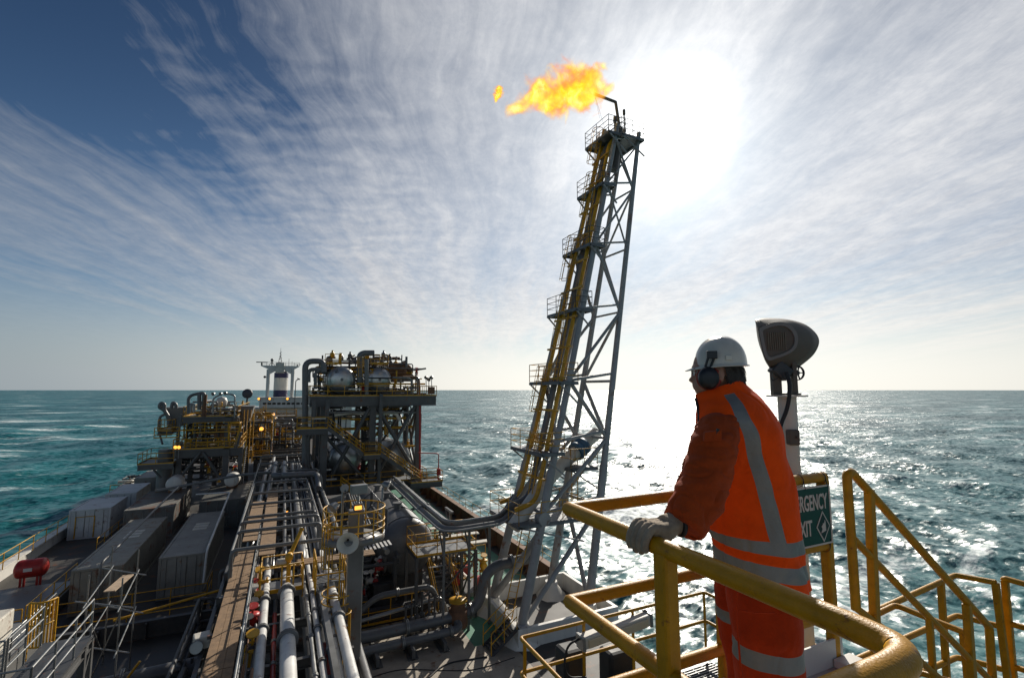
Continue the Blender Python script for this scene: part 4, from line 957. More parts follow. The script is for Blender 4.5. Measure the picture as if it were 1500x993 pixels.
# ---------------------------------------------------------------- flame: glowing gas, a volume blown to port
def flame(name, root, end, Rmax, bend, label, seed, prof):
    root, end = Vector(root), Vector(end); Lx = (end-root).length; xa = (end-root).normalized()
    ya = xa.cross(V(0,0,1)).normalized(); za = ya.cross(xa).normalized()
    n = 14; seg = 20; m = MB(); rings = []
    def rad(t): 
        for (a, ra), (b, rb) in zip(prof[:-1], prof[1:]):
            if a <= t <= b: f = (t-a)/(b-a); f = f*f*(3-2*f); return ra+(rb-ra)*f
        return prof[-1][1]
    vs = []
    for i in range(n+1):
        t = i/n; r = rad(t)*Rmax*1.55+.25
        for k in range(seg):
            a = 2*math.pi*k/seg; vs.append((t*Lx*1.06-.03*Lx, math.cos(a)*r*.8, math.sin(a)*r + bend*math.sin(math.pi*min(t,1))))
    m.add(vs, [(i*seg+k,i*seg+(k+1)%seg,(i+1)*seg+(k+1)%seg,(i+1)*seg+k) for i in range(n) for k in range(seg)]+[tuple(range(seg))[::-1], tuple(range(n*seg,(n+1)*seg))])
    me = bpy.data.meshes.new(name); me.from_pydata(m.v, [], m.f); me.update()
    o = bpy.data.objects.new(name, me); COL.objects.link(o); o.matrix_world = Matrix.Translation(root) @ Matrix((xa, ya, za)).transposed().to_4x4()
    ROOTS.append(o); ORG[o] = root; tag(o, label, 'flame')
    mt_ = bpy.data.materials.new(name); mt_.use_nodes = True; nt = mt_.node_tree; L = nt.links.new; nt.nodes.remove(nt.nodes['Principled BSDF'])
    tc = nn(nt, 'ShaderNodeTexCoord'); sp = nn(nt, 'ShaderNodeSeparateXYZ')
    wn = nn(nt, 'ShaderNodeTexNoise', Scale=.55, Detail=2.0); 
    ad = nn(nt, 'ShaderNodeVectorMath', operation='ADD'); L(tc.outputs['Object'], ad.inputs[0]); ad.inputs[1].default_value = (seed, seed, 0); L(ad.outputs[0], wn.inputs['Vector'])
    ws = nn(nt, 'ShaderNodeVectorMath', operation='MULTIPLY_ADD'); L(wn.outputs['Color'], ws.inputs[0]); ws.inputs[1].default_value = (1.3*Rmax,1.0*Rmax,1.3*Rmax); 
    o2 = nn(nt, 'ShaderNodeVectorMath', operation='SUBTRACT'); L(tc.outputs['Object'], o2.inputs[0]); o2.inputs[1].default_value = (.65*Rmax,.5*Rmax,.65*Rmax); L(o2.outputs[0], ws.inputs[2])
    L(ws.outputs[0], sp.inputs[0])
    def mth(op, a, b=0.0, c=None):
        nd = nn(nt, 'ShaderNodeMath', operation=op)
        for i, x in enumerate((a, b, c)):
            if x is None: continue
            if hasattr(x, 'is_output'): L(x, nd.inputs[i])
            else: nd.inputs[i].default_value = x
        return nd.outputs[0]
    t = mth('DIVIDE', sp.outputs['X'], Lx)
    fc = nn(nt, 'ShaderNodeFloatCurve'); cv = fc.mapping.curves[0]
    cv.points[0].location = prof[0]; cv.points[1].location = prof[-1]
    for p in prof[1:-1]: cv.points.new(*p)
    fc.mapping.update(); L(t, fc.inputs['Value'])
    zc = mth('SUBTRACT', sp.outputs['Z'], mth('MULTIPLY', mth('SINE', mth('MULTIPLY', t, math.pi)), bend))
    rr = mth('SQRT', mth('ADD', mth('MULTIPLY', zc, zc), mth('MULTIPLY', mth('MULTIPLY', sp.outputs['Y'], sp.outputs['Y']), 1.5)))
    q = mth('DIVIDE', rr, mth('MAXIMUM', mth('MULTIPLY', fc.outputs[0], Rmax), .02))
    n1 = nn(nt, 'ShaderNodeTexNoise', Scale=1.15/Rmax*1.25, Detail=6.0, Roughness=.62, Distortion=.7); L(ad.outputs[0], n1.inputs['Vector'])
    body = mth('ADD', mth('SUBTRACT', 1.0, q), mth('MULTIPLY', mth('SUBTRACT', n1.outputs['Fac'], .5), 3.1))
    def rg(x, a, b, lo=0., hi=1.):
        nd = nn(nt, 'ShaderNodeMapRange'); nd.interpolation_type = 'SMOOTHSTEP'
        for k, v in (('From Min',a),('From Max',b),('To Min',lo),('To Max',hi)): nd.inputs[k].default_value = v
        L(x, nd.inputs['Value']); return nd.outputs['Result']
    ends = mth('MULTIPLY', rg(t, -.01, .05), rg(t, 1.02, .9))
    d = mth('MULTIPLY', mth('MULTIPLY', rg(body, -.04, .62), ends), 3.0/Rmax)
    cr_ = nn(nt, 'ShaderNodeValToRGB'); e = cr_.color_ramp.elements
    e[0].position = .0; e[0].color = (1.1,.28,.08,1); e[1].position = 1.0; e[1].color = (1.9,1.75,.60,1)
    for p, c in ((.16,(1.2,.50,.04,1)),(.38,(1.35,.90,.02,1)),(.62,(1.45,1.15,.06,1))): x = e.new(p); x.color = c
    n2 = nn(nt, 'ShaderNodeTexNoise', Scale=1.5/Rmax*1.2, Detail=5.0, Roughness=.6, Distortion=.5); L(ad.outputs[0], n2.inputs['Vector'])
    L(rg(mth('ADD', mth('MULTIPLY', body, .55), mth('MULTIPLY', mth('SUBTRACT', n2.outputs['Fac'], .5), 1.7)), -.05, .8), cr_.inputs['Fac'])
    em = nn(nt, 'ShaderNodeEmission'); L(cr_.outputs[0], em.inputs['Color']); L(d, em.inputs['Strength'])
    ab = nn(nt, 'ShaderNodeVolumeAbsorption', Color=(0,0,0,1)); L(d, ab.inputs['Density'])
    su = nn(nt, 'ShaderNodeAddShader'); L(em.outputs[0], su.inputs[0]); L(ab.outputs[0], su.inputs[1]); L(su.outputs[0], nt.nodes['Material Output'].inputs['Volume'])
    me.materials.append(mt_)
flame('flare_flame', onY(880,124,25.9), onY(738,166,26.2), 1.62, .35, 'large yellow flame streaming to the left from the flare tip', 1.7, [(0,.45),(.12,.95),(.3,1.0),(.5,.9),(.7,.6),(.86,.36),(1,.14)])
flame('flame_wisp', onY(733,126,26.2), onY(725,150,26.2), .30, 0.0, 'small detached lick of orange flame left of the big flame', 6.2, [(0,.35),(.3,.9),(.5,1.0),(.7,.7),(1,.3)])
# ---------------------------------------------------------------- ship: hull, deck, bulwarks
DZ = -13.0
m = MB()
prof = [(-17.2,-40),(-17.2,168),(-15.5,182),(-9,190),(9,190),(15.5,182),(17.2,168),(17.2,-40)]
prof = prof[::-1]
m.sheet([(x,y,DZ) for x, y in prof], 13.5)
m.build('ship_deck', M['deck'], None, 'weathered grey main deck and hull of the production ship', 'deck', kind='structure')
m = MB(); m.sheet([(12.6,28.9,DZ+.004),(15.9,28.9,DZ+.004),(15.9,120,DZ+.004),(12.6,120,DZ+.004)], .003); m.build('walkway', M['green'], None, 'green painted walkway along the starboard deck edge', 'walkway', kind='structure')
m = MB(); m.sheet([(9.4,24.2,DZ+.004),(11.2,24.2,DZ+.004),(11.2,28.9,DZ+.004),(9.4,28.9,DZ+.004)], .003); m.sheet([(11.2,28.75,DZ+.0042),(12.6,28.75,DZ+.0042),(12.6,34,DZ+.0042),(11.2,34,DZ+.0042)], .003); m.build('painted_deck', M['green'], None, 'green painted deck patch beside the tower stair', 'deck paint', kind='structure')
m = MB(); m.sheet([(2.7,8,DZ+.003),(11.24,8,DZ+.003),(11.24,28.5,DZ+.003),(2.7,28.5,DZ+.003)], .002); m.build('fore_deck', M['foredeck'], None, 'tan weathered fore deck beside the lookout post', 'deck', kind='structure')
m = MB(); m.sheet([(-17,8,DZ+.003),(2.69,8,DZ+.003),(2.69,130,DZ+.003),(-2.6,130,DZ+.003),(-2.6,32.2,DZ+.003),(-17,32.2,DZ+.003)], .002); m.build('trench_deck', M['gloom'], None, 'deck with painted-in shade under the pipe rack and gangway', 'deck', kind='structure')  # dark sheet over the deck: the shade there is painted in
t = thing('bulwark', (16.9, 70, DZ), 'dark rusty bulwark along the starboard edge of the ship', 'bulwark')
m = MB(); m.box((16.75,28.7,DZ),(16.95,168,DZ+1.15)); m.box((16.6,28.7,DZ+1.15),(17.1,168,DZ+1.25)); m.build('plating', M['brown'], t)
for k in range(40): y = 29.5+k*2.2; m = MB(); m.add([(16.74,y,DZ),(16.0,y,DZ),(16.74,y,DZ+1.1),(16.74,y+.03,DZ),(16.0,y+.03,DZ),(16.74,y+.03,DZ+1.1)], [(0,2,1),(3,4,5),(0,1,4,3),(1,2,5,4)]); m.build('stay', M['brown'], t)
m = MB(); m.rail([(17.05,28.8,DZ+1.2),(17.05,120,DZ+1.2)], .9, .022, 2, 2.0, False); m.build('hand_rail', M['yellow'], t)
t = thing('bulwark', (-16.9, 60, DZ), 'white bulwark along the port edge of the ship', 'bulwark')
m = MB(); m.box((-17.1,18,DZ),(-16.85,168,DZ+.9)); m.box((-17.3,18,DZ+.9),(-16.6,168,DZ+1.02)); m.build('plating', M['white'], t)
m = MB(); m.rail([(-16.55,30,DZ+.95),(-16.55,56,DZ+.95)], 1.1, .03, 2, 2.2, False); m.build('hand_rail', M['yellow'], t)
t = thing('deck_step', (-13.8, 44, DZ), 'raised grey deck block below the red tank by the port edge', 'deck block')
m = MB(); m.box((-16.4,33.5,DZ),(-11.3,41.0,DZ+.9)); m.build('block', M['steel'], t, bevel=.05)
m = MB(); m.rail([(-16.2,33.6,DZ+.9),(-11.4,33.6,DZ+.9)], 1.1, .03, 2, 1.7, True); m.build('railing', M['yellow'], t)
m = MB(); m.rail([(-11.4,34.0,DZ+.9),(-11.4,40.8,DZ+.9)], 1.1, .03, 2, 1.7, True); m.build('railing', M['yellow'], t)
# ---------------------------------------------------------------- freight containers
def container(x, y, z, w, l, h, label, mt_, name='container', vents=True, rustm=None):
    t = thing(name, (x+w/2, y+l/2, z), label, 'container', 'containers stowed on the port deck')
    m = MB(); e = .06; m.box((x+e,y+e,z+.12),(x+w-e,y+l-e,z+h-.06))
    n = int(l/.28)
    for i in range(n):
        yy = y+.15+i*(l-.3)/n
        for xx, s in ((x+e,-1),(x+w-e,1)): m.box((xx-.022,yy,z+.18),(xx+.022,yy+.14,z+h-.15))
    m.build('body', mt_, t)
    m = MB()
    for xx in (x, x+w-.14):
        m.box((xx,y,z),(xx+.14,y+.14,z+h)); m.box((xx,y+l-.14,z),(xx+.14,y+l,z+h))
        m.box((xx+.003,y+.14,z+.003),(xx+.137,y+l-.14,z+.16)); m.box((xx+.003,y+.14,z+h-.10),(xx+.137,y+l-.14,z+h+.003))
    for yy in (y, y+l-.12): m.box((x+.14,yy+.004,z+.004),(x+w-.14,yy+.116,z+.16)); m.box((x+.14,yy+.004,z+h-.12),(x+w-.14,yy+.116,z+h+.002))
    m.build('frame', mt_, t)
    m = MB(); m.box((x+.16,y+.13,z+h-.055),(x+w-.16,y+l-.13,z+h-.02)); m.build('roof', mt_, t)
    for k in (0, 1):
        m = MB(); x0 = x+.16+k*(w-.32)/2; x1 = x0+(w-.32)/2-.02; m.box((x0,y+.015,z+.18),(x1,y+.05,z+h-.14)); d = m.build('door', mt_, t)
        for f in (.25,.75):
            m = MB(); xx = x0+(x1-x0)*f; m.tube([(xx,y-.005,z+.17),(xx,y-.005,z+h-.13)], .022, 6); m.box((xx-.03,y-.03,z+1.0),(xx+.22 if f < .5 else xx+.03,y-.01,z+1.05)); m.build('lock_bar', M['galv'], d)
    if vents:
        for k in range(3):
            m = MB(); yy = y+l*.52+k*.75; m.box((x+w*.35,yy,z+h-.02),(x+w*.72,yy+.5,z+h+.02)); m.build('roof_patch', M['cream'], t)
    return t
container(-6.55,37.6,DZ,2.44,12.0,2.55,'long grey container nearest the plank walkway', M['contain'])
container(-10.65,37.2,DZ,2.44,12.2,2.55,'long grey container with pale roof patches, the one farther to port', mat('container_olive', (.28,.262,.215), .55, var=.3, rust=.25, stain=.35, scale=.9))
wc = mat('container_white', (.60,.61,.60), .5, var=.2, rust=.12, stain=.25, scale=.8)
container(-16.4,55.5,DZ,2.9,5.2,2.5,'white box container with a yellow framed door near the port edge', wc, vents=False)
container(-15.9,63.0,DZ,2.6,6.0,2.4,'white container behind the one with the yellow framed door', wc, vents=False)
container(-15.4,71.5,DZ,2.6,6.0,2.6,'small pale container farthest aft along the port edge', M['contain'], vents=False)
container(-12.0,53.0,DZ,3.6,9.0,2.6,'wide grey container with a rust stained roof under the left module', mat('container_rusty', (.17,.165,.15), .6, var=.3, rust=.42, stain=.4, scale=.5), vents=False)
container(-6.6,54.0,DZ,3.8,8.5,2.6,'wide grey container beside the pipe rack under the left module', mat('container_dark', (.12,.12,.11), .55, var=.3, rust=.2, stain=.3, scale=.8), vents=False)
m = MB(); fr = [(-15.9,55.47,DZ+.1),(-15.9,55.47,DZ+1.9),(-14.6,55.47,DZ+1.9),(-14.6,55.47,DZ+.1)]
m.tube(fr, .05, 6); m.build('door_frame', M['yellow'], [o for o in ROOTS if o.get('label','').startswith('white box container')][0])
def kerb(label, pts, mt_='yellow', h=1.1):
    m0 = V(sum(p[0] for p in pts)/len(pts), sum(p[1] for p in pts)/len(pts), pts[0][2]); t = thing('deck_railing', m0, label, 'railing', 'yellow railings around the container deck')
    for nm, z in (('top_rail',h),('mid_rail',h*.52)):
        m = MB(); m.tube([Vector(p)+V(0,0,z) for p in pts], .03, 6); m.build(nm, M[mt_], t)
    for a, b in zip(pts[:-1], pts[1:]):
        a, b = Vector(a), Vector(b); n = max(1, round((b-a).length/1.8))
        for i in range(n+1): m = MB(); p = a.lerp(b, i/n); m.tube([p, p+V(0,0,h)], .028, 6); m.build('post', M[mt_], t)
kerb('yellow railing in front of the two long containers', [(-11.2,36.2,DZ),(-3.7,36.2,DZ),(-3.7,38.4,DZ)])
kerb('yellow railing at the edge of the dark trench before the containers', [(-10.9,33.4,DZ),(-3.2,33.4,DZ)], h=.9)
kerb('yellow railing between the white box container and the long grey one', [(-13.0,50.5,DZ),(-13.0,58,DZ)])
kerb('yellow railing between the red tank and the long grey containers', [(-11.3,41.2,DZ),(-11.3,50,DZ)], h=.9)
t = thing('trench_wall', (-7, 31, DZ), 'grey coaming along the dark trench in front of the containers', 'coaming')
m = MB(); m.box((-16.5,32.4,DZ),(-2.6,32.7,DZ+.85)); m.build('plate', M['dark'], t)
m = MB()
for x in range(-16, -2, 2): m.box((x,32.2,DZ),(x+.08,32.4,DZ+.8))
m.build('stiffener', M['dark'], t)
t = thing('air_tank', (-14.0, 42.2, DZ), 'red horizontal tank on legs at the port edge', 'tank')
m = MB(); m.vessel((-14.55,42.0,-11.3),(-13.45,42.0,-11.3),.55,20); m.build('shell', M['red'], t)
for x in (-14.4,-13.6):
    m = MB(); m.box((x-.05,41.7,DZ),(x+.05,41.8,-11.6)); m.box((x-.05,42.2,DZ),(x+.05,42.3,-11.6)); m.box((x-.06,41.66,DZ),(x+.06,42.34,DZ+.1)); m.build('leg', M['red'], t)
m = MB(); m.obox((-14.0,41.44,-11.25),(.42,.02,.2),(0,0,0)); m.build('plate', M['white'], t)
# ---------------------------------------------------------------- drums on the containers
for x, y, l in ((-9.6,60,'white drum lying on a cradle on the rust stained container'),(-4.5,60,'pale drum lying on a cradle on the container beside the pipe rack')):
    t = thing('drum', (x, y, DZ+2.6), l, 'drum')
    m = MB(); m.vessel((x,y-.2,-9.5),(x,y+1.4,-9.5),.72,20,.35); m.build('shell', M['white'], t)
    for yy in (y+.1, y+1.0): m = MB(); m.box((x-.5,yy,DZ+2.6),(x+.5,yy+.12,-9.9)); m.build('cradle', M['brown'], t)
# ---------------------------------------------------------------- pipe rack down the middle of the ship
t = thing('pipe_rack', (0.2, 60, DZ), 'long dark steel pipe rack down the middle of the deck', 'pipe rack')
for k in range(26):
    y = 14+k*3.2 + (.3 if k % 2 else 0)
    xr_ = 3.6 if y > 26 else 2.5
    m = MB(); m.ibeam((-2.1,y,-8.62),(xr_,y,-8.62),.16,.3); m.ibeam((-2.1,y,-10.9),(xr_,y,-10.9),.16,.3)
    for x in (-2.0, xr_-.1): m.bar((x,y,DZ),(x,y,-8.78),.2,.2,(0,1,0))
    m.build('bent', M['grey'], t)
m = MB(); m.ibeam((-2.1,13,-8.95),(-2.1,96,-8.95),.14,.3); m.ibeam((3.6,26,-8.95),(3.6,96,-8.95),.14,.3); m.build('rail_beam', M['grey'], t)
for k, y in enumerate((24.6,27.6,29.4,32.0,35.4,39.0,43.5,48.5,54,60)):
    m = MB(); z = -6.9 if k < 3 else -7.25; x0, x1 = (-1.7, 2.1) if k < 7 else (-1.9, 3.2)
    m.tube([(x0,y,-8.4),(x0,y,z),(x1,y,z),(x1,y,-8.4)], .085, 10, bend=.25); m.build('hoop', M['steel'], t)
for x in (-1.7, 2.1):
    m = MB(); m.tube([(x,24.6,-6.95),(x,43.4,-7.3)], .055, 8); m.build('tie_rail', M['steel'], t)
def pipe_thing(label, pts, r, mt_, flanges=(), bend=.5, group='pipes along the central rack', lag=None, seg=14):
    P = [Vector(p) for p in pts]; t = thing('pipe', (P[0].x, P[0].y, min(p.z for p in P)-r), label, 'pipe', group)
    m = MB(); m.tube(P, r, seg, bend=bend); m.build('run', M[mt_], t)
    for f in flanges:
        i = 0; L = f
        while i < len(P)-2 and (P[i+1]-P[i]).length < L: L -= (P[i+1]-P[i]).length; i += 1
        d = (P[i+1]-P[i]).normalized(); c = P[i]+d*L
        m = MB(); m.lathe(c, d, [(-.07,r),(-.07,r*1.45),(-.015,r*1.45),(-.015,r*1.35),(.015,r*1.35),(.015,r*1.45),(.07,r*1.45),(.07,r)], seg); m.build('flange', M['galv' if mt_ != 'wpipe' else 'steel'], t)
    return t
pipe_thing('narrower white lagged pipe running forward beside the plank walkway', [(-.28,12,-8.25),(-.28,22.2,-8.25),(-.28,24.6,-8.6),(-.28,40,-8.6)], .15, 'wpipe', (7.5,10.0), 1.0)
pipe_thing('fattest white lagged pipe, coming out from under the yellow valve platform', [(.50,12,-8.15),(.50,23.0,-8.15),(.50,23.6,-8.9),(.50,30,-8.9)], .235, 'wpipe', (6.2,10.2), .5)
pipe_thing('white lagged pipe farthest to starboard on the central rack', [(2.18,12,-8.2),(2.18,21.4,-8.2),(2.18,24.0,-8.1),(2.18,24.4,-8.6),(2.18,44,-8.6)], .17, 'wpipe', (7.2,8.9), .4)
pipe_thing('thin red fire main between two white lagged pipes', [(.10,12,-8.5),(.10,19.5,-8.5),(.10,21.5,-8.6)], .075, 'red', (5.5,7.0), .3)
pipe_thing('red and white thin pipe in the shade right of the fat white pipe', [(1.62,12,-8.55),(1.62,18.2,-8.55)], .09, 'red', (4,), .3)
for k, (x, r, mt_, l) in enumerate(((1.22,.075,'galv','bright thin galvanised pipe in the middle of the rack'),(1.46,.10,'wpipe','slim pale pipe with joints in the middle of the rack'),(1.74,.09,'steel','slim grey pipe beside the jointed pale pipe'),(1.95,.07,'wpipe','slim pale pipe hugging the starboard white pipe'))):
    pipe_thing(l, [(x,12,-8.35),(x,22.5+k,-8.35),(x,23.5+k,-8.5),(x,52+k*3,-8.5)], r, mt_, (4+k*.7,6.5+k*.5,8.2+k*.3,10+k*.2), .6)
m = MB(); m.box((1.68,14,-8.2),(1.86,22.5,-8.1)); tag(m.build('cable_tray', M['galv']), 'straight galvanised cable tray between slim pipes on the rack', 'cable tray')
rn = random.Random(11)
for k in range(12):
    x = -1.2+k*.40+rn.uniform(-.08,.08); r = rn.choice((.07,.10,.14,.2)); z = -8.45+r+rn.uniform(0,.05); y0 = rn.uniform(25,31); y1 = rn.uniform(60,72)
    j = rn.uniform(38,60); dx = rn.choice((-.3,.3,0))
    pipe_thing('dark pipe of the bundle running aft along the shaded rack', [(x,y0,z-.4),(x,y0+.6,z),(x,j,z),(x+dx,j+.6,z),(x+dx,y1,z)], r, rn.choice(('pipe','dark','grey','pipe','galv')), (), .4, 'dark pipes running aft along the rack', seg=10)
for k in range(9):
    x = -1.6+k*.6+rn.uniform(-.1,.1); r = rn.choice((.1,.14,.2,.26)); 
    pipe_thing('pipe on the lower tier of the shaded rack', [(x,12,-10.7+r),(x,74,-10.7+r)], r, rn.choice(('pipe','grey','dark')), (), .4, 'pipes on the lower tier of the rack', seg=10)
# wide elbows crossing the rack
pipe_thing('fat grey pipe turning off the rack towards the right module', [(-.4,55,-7.4),(-.4,47,-7.4),(3.3,47,-7.4),(3.3,47,-9.5)], .26, 'pipe', (3,), .7)
pipe_thing('second grey pipe turning across the rack towards the right module', [(.4,52,-7.0),(.4,44.4,-7.0),(2.9,44.4,-7.0),(2.9,42,-7.8)], .22, 'pipe', (3,), .6)
pipe_thing('slim grey pipe crossing above the rack in front of the containers', [(-9.5,51,-8.6),(-3.2,51,-7.7),(1.0,50,-7.5)], .12, 'steel', (), .5)
pipe_thing('thin grey pipe dropping over the near end of the left container', [(-9.2,36.8,-12.5),(-9.2,36.8,-10.1),(-7.7,50,-8.2)], .07, 'steel', (), .4)
pipe_thing('thin pale pipe slanting past the near container roof', [(-3.95,36.4,-12),(-3.95,37.2,-10.2),(-3.9,50.6,-9.1),(-6.5,50.8,-9.1)], .07, 'wpipe', (), .4)
# ---------------------------------------------------------------- plank walkway with hand rail
t = thing('plank_walkway', (-1.3, 21, -8.2), 'long sunlit timber plank walkway beside the white pipes', 'walkway')
for k in range(3):
    m = MB(); x0 = -1.73+k*.262
    for y0, y1 in ((11.5,16.9),(16.93,22.4),(22.43,28.6)): m.box((x0,y0,-8.06-.004*k),(x0+.252,y1,-8.0-.004*k))
    m.build('plank', M['wood'], t)
for y in (13,16.2,19.4,22.6,25.8,28.4): m = MB(); m.box((-1.9,y,-8.18),(-.7,y+.1,-8.07)); m.build('joist', M['grey'], t)
m = MB(); m.tube([(-.76,11.5,-7.05),(-.76,29.4,-7.05)], .032, 8); m.build('hand_rail', M['galv'], t)
m = MB(); m.tube([(-.76,11.5,-7.6),(-.76,29.4,-7.6)], .024, 8); m.build('mid_rail', M['galv'], t)
for y in (12.5,15,17.5,20,22.5,25,27.5): m = MB(); m.tube([(-.76,y,-8.3),(-.76,y,-7.05)], .028, 8); m.build('post', M['galv'], t)
t = thing('plank_walkway', (-1.0, 42, -8.2), 'far stretch of plank walkway under the grey pipe hoops', 'walkway')
for x0, y0, y1 in ((-1.6,30.0,40),(-.72,27.2,44)):
    m = MB(); m.box((x0,y0,-8.06),(x0+.72,y1,-8.0)); m.build('plank', M['wood'], t)
m = MB(); m.tube([(-1.75,30,-7.1),(-1.75,56,-7.1)], .03, 8); m.build('hand_rail', M['steel'], t)
# ---------------------------------------------------------------- yellow valve platform with a small davit
vx0, vx1, vy0, vy1, vz = -.5, 1.12, 23.2, 24.6, -8.45
t = thing('valve_platform', ((vx0+vx1)/2, 24, vz), 'yellow railed valve platform straddling the white pipes, with a davit arm', 'platform')
m = MB(); m.box((vx0,vy0,vz-.06),(vx1,vy1,vz)); m.bar((vx0,vy0-.03,vz-.1),(vx1,vy0-.03,vz-.1),.06,.22); m.build('floor', M['grate'], t)
P = [V(vx0,vy0,vz),V(vx1,vy0,vz),V(vx1,vy1,vz),V(vx0,vy1,vz)]
for z in (1.1,.58):
    m = MB(); m.tube([p+V(0,0,z) for p in P+P[:1]], .032, 8); m.build('rail', M['yellow'], t)
for p in P+[V(.3,vy0,vz),V(.75,vy0,vz)]: m = MB(); m.tube([p-V(0,0,.3), p+V(0,0,1.1)], .032, 8); m.build('post', M['yellow'], t)
m = MB(); m.bar((vx0,vy0-.02,vz+.08),(vx1,vy0-.02,vz+.08),.02,.18); m.build('toe_board', M['yellow'], t)
a = onY(443,842,23.4); b = onY(443,820,23.4); c = onY(429,793,23.2)
m = MB(); m.tube([V(.55,23.5,vz),V(.55,23.5,-7.15)], .09, 10); m.lathe((.55,23.4,-7.1),(0,1,.2),[(-.12,.02),(-.12,.16),(.1,.16),(.1,.02)],14); m.build('davit_post', M['yellow'], t)
m = MB(); m.tube([(.55,23.5,-7.15),(1.02,24.2,-6.25)], .085, 10); m.lathe((1.02,24.2,-6.25),(.47,.7,.9),[(0,.1),(.06,.1)],10); m.build('davit_arm', M['yellow'], t)
m = MB(); m.vessel((.12,23.6,-7.35),(.4,23.6,-7.35),.15,14,.6); m.build('hoist', M['cream'], t)
sx0, sx1, sy = 1.55, 2.75, 21.9
t = thing('step_over', (2.1, 22.4, -9), 'small step-over with grey treads and yellow rails across the starboard white pipe', 'step-over')
m = MB()
for k in range(7): m.box((sx0+.05,sy+.08+k*.12,-7.92+k*.015),(sx1-.05,sy+.17+k*.12,-7.88+k*.015))
m.build('tread', M['grate'], t)
for x in (sx0, sx1):
    for z in (.95,.5): m = MB(); m.tube([(x,sy,-7.9+z),(x,sy+1.6,-7.9+z)], .028, 8); m.build('rail', M['yellow'], t)
    for y in (sy, sy+.8, sy+1.6): m = MB(); m.tube([(x,y,-9.2 if x > 2 else -8.6),(x,y,-6.95)], .03, 8); m.build('post', M['yellow'], t)
m = MB(); m.tube([(sx0,sy,-7.55),(sx1,sy,-7.55)], .024, 8); m.build('cross_rail', M['yellow'], t)
t = thing('plank_bridge', (2.2, 25.2, -8.1), 'timber bridge crossing from the valve platform to the lookout post', 'plank bridge')
for k in range(3): m = MB(); m.box((.9,24.75+k*.27,-7.98),(4.4,24.98+k*.27,-7.92)); m.build('plank', M['wood'], t)
# ---------------------------------------------------------------- lookout post with ring platform, ladder cage, lamps and horn
hx, hy = 2.86, 20.5
t = thing('lookout_post', (hx, hy, DZ), 'grey post carrying a round yellow railed platform and a horn loudspeaker', 'lookout post')
m = MB(); m.bar((hx,hy,DZ),(hx,hy,-4.75),.56,.42,(0,1,0)); m.build('column', M['steel'], t, bevel=.02)
m = MB(); m.tube([(hx+.30,hy-.05,DZ),(hx+.30,hy-.05,-5.9)], .03, 6); m.build('conduit', M['galv'], t)
rc = V(hx-.05, hy+.15, -5.78); RR = 1.18
m = MB(); m.lathe(rc, (0,0,1), [(-.13,RR-.02),(-.13,RR+.02),(.11,RR+.02),(.11,RR-.02)], 36, False); m.lathe(rc, (0,0,1), [(-.03,.001),(-.03,RR-.02),(.0,RR-.02),(.0,.001)], 36, False); m.build('ring_floor', M['steel'], t)
circ = lambda z, r=RR: [rc+V(r*math.cos(2*math.pi*k/32), r*math.sin(2*math.pi*k/32), z) for k in range(33)]
for z in (1.1,.62,.36): m = MB(); m.tube(circ(z), .026, 8); m.build('rail', M['yellow'], t)
for k in range(12):
    a = 2*math.pi*k/12; p = rc+V(RR*math.cos(a), RR*math.sin(a), 0); m = MB(); m.tube([p, p+V(0,0,1.1)], .024, 8); m.build('rail_post', M['yellow'], t)
cage_ladder((hx-.75,hy+.05,-8.9),(hx-.75,hy+.05,-5.2),(-.5,-1,0),M['yellow'],t,.36)
cage_ladder((hx-.42,hy-.3,DZ),(hx-.42,hy-.3,-8.3),(-.3,-1,0),M['yellow'],t,.36)
m = MB(); c2 = V(hx-.55, hy+.05, -8.85); pts = [c2+V(.62*math.cos(R(100+200*k/14)), .62*math.sin(R(100+200*k/14)), 0) for k in range(15)]
m.add([p for p in pts]+[p-V(0,0,.05) for p in pts], [tuple(range(15)), tuple(range(29,14,-1))]+[(i,i+15,(i+1)%15+15,(i+1)%15) for i in range(15)]); lf = m.build('rest_platform', M['cream'], t)
for z in (1.05,.75,.42): m = MB(); m.tube([p+V(0,0,z) for p in pts], .026, 8); m.build('rail', M['yellow'], lf)
hc2 = onY(509.5,795,hy-1.15)
m = MB(); m.lathe(hc2, V(-.12,-1,-.05), [(-.55,.07),(-.35,.10),(-.18,.15),(-.05,.26),(.03,.37),(.05,.40),(.035,.385),(-.05,.27),(-.2,.13),(-.3,.05)], 28, False); m.build('horn', M['cream'], t)
m = MB(); m.lathe(hc2, V(-.12,-1,-.05), [(-.75,.13),(-.5,.13)], 14); m.bar(hc2+V(0,.6,0), V(hx,hy,hc2.z), .08); m.build('horn_driver', M['dark'], t)
def deck_lamp(p, aim, parent, r=.2, lit=False, mt_='galv', nm='floodlight'):
    m = MB(); p = Vector(p); d = Vector(aim).normalized(); m.lathe(p, d, [(-r*1.3,r*.3),(-r*1.2,r*.55),(-r*.6,r*.8),(0,r),(.03,r*1.05),(.03,r*.92)], 14); o = m.build(nm, M[mt_], parent)
    m = MB(); m.lathe(p+d*.012, d, [(0,.001),(.0,r*.9)], 14, False); m.build('lens', M['lampw'] if lit else M['glass'], o); return o
m = MB(); m.tube([(hx-.55,hy-.1,-5.8),(hx-.55,hy-.1,-4.0),(hx-.45,hy-.2,-3.95)], .05, 8); m.build('lamp_bracket', M['galv'], t)
deck_lamp((hx-.98,hy-.75,-4.45),(-.7,-.4,-.5),t,.2); deck_lamp((hx-.50,hy-.15,-3.86),(0,-1,.15),t,.16)
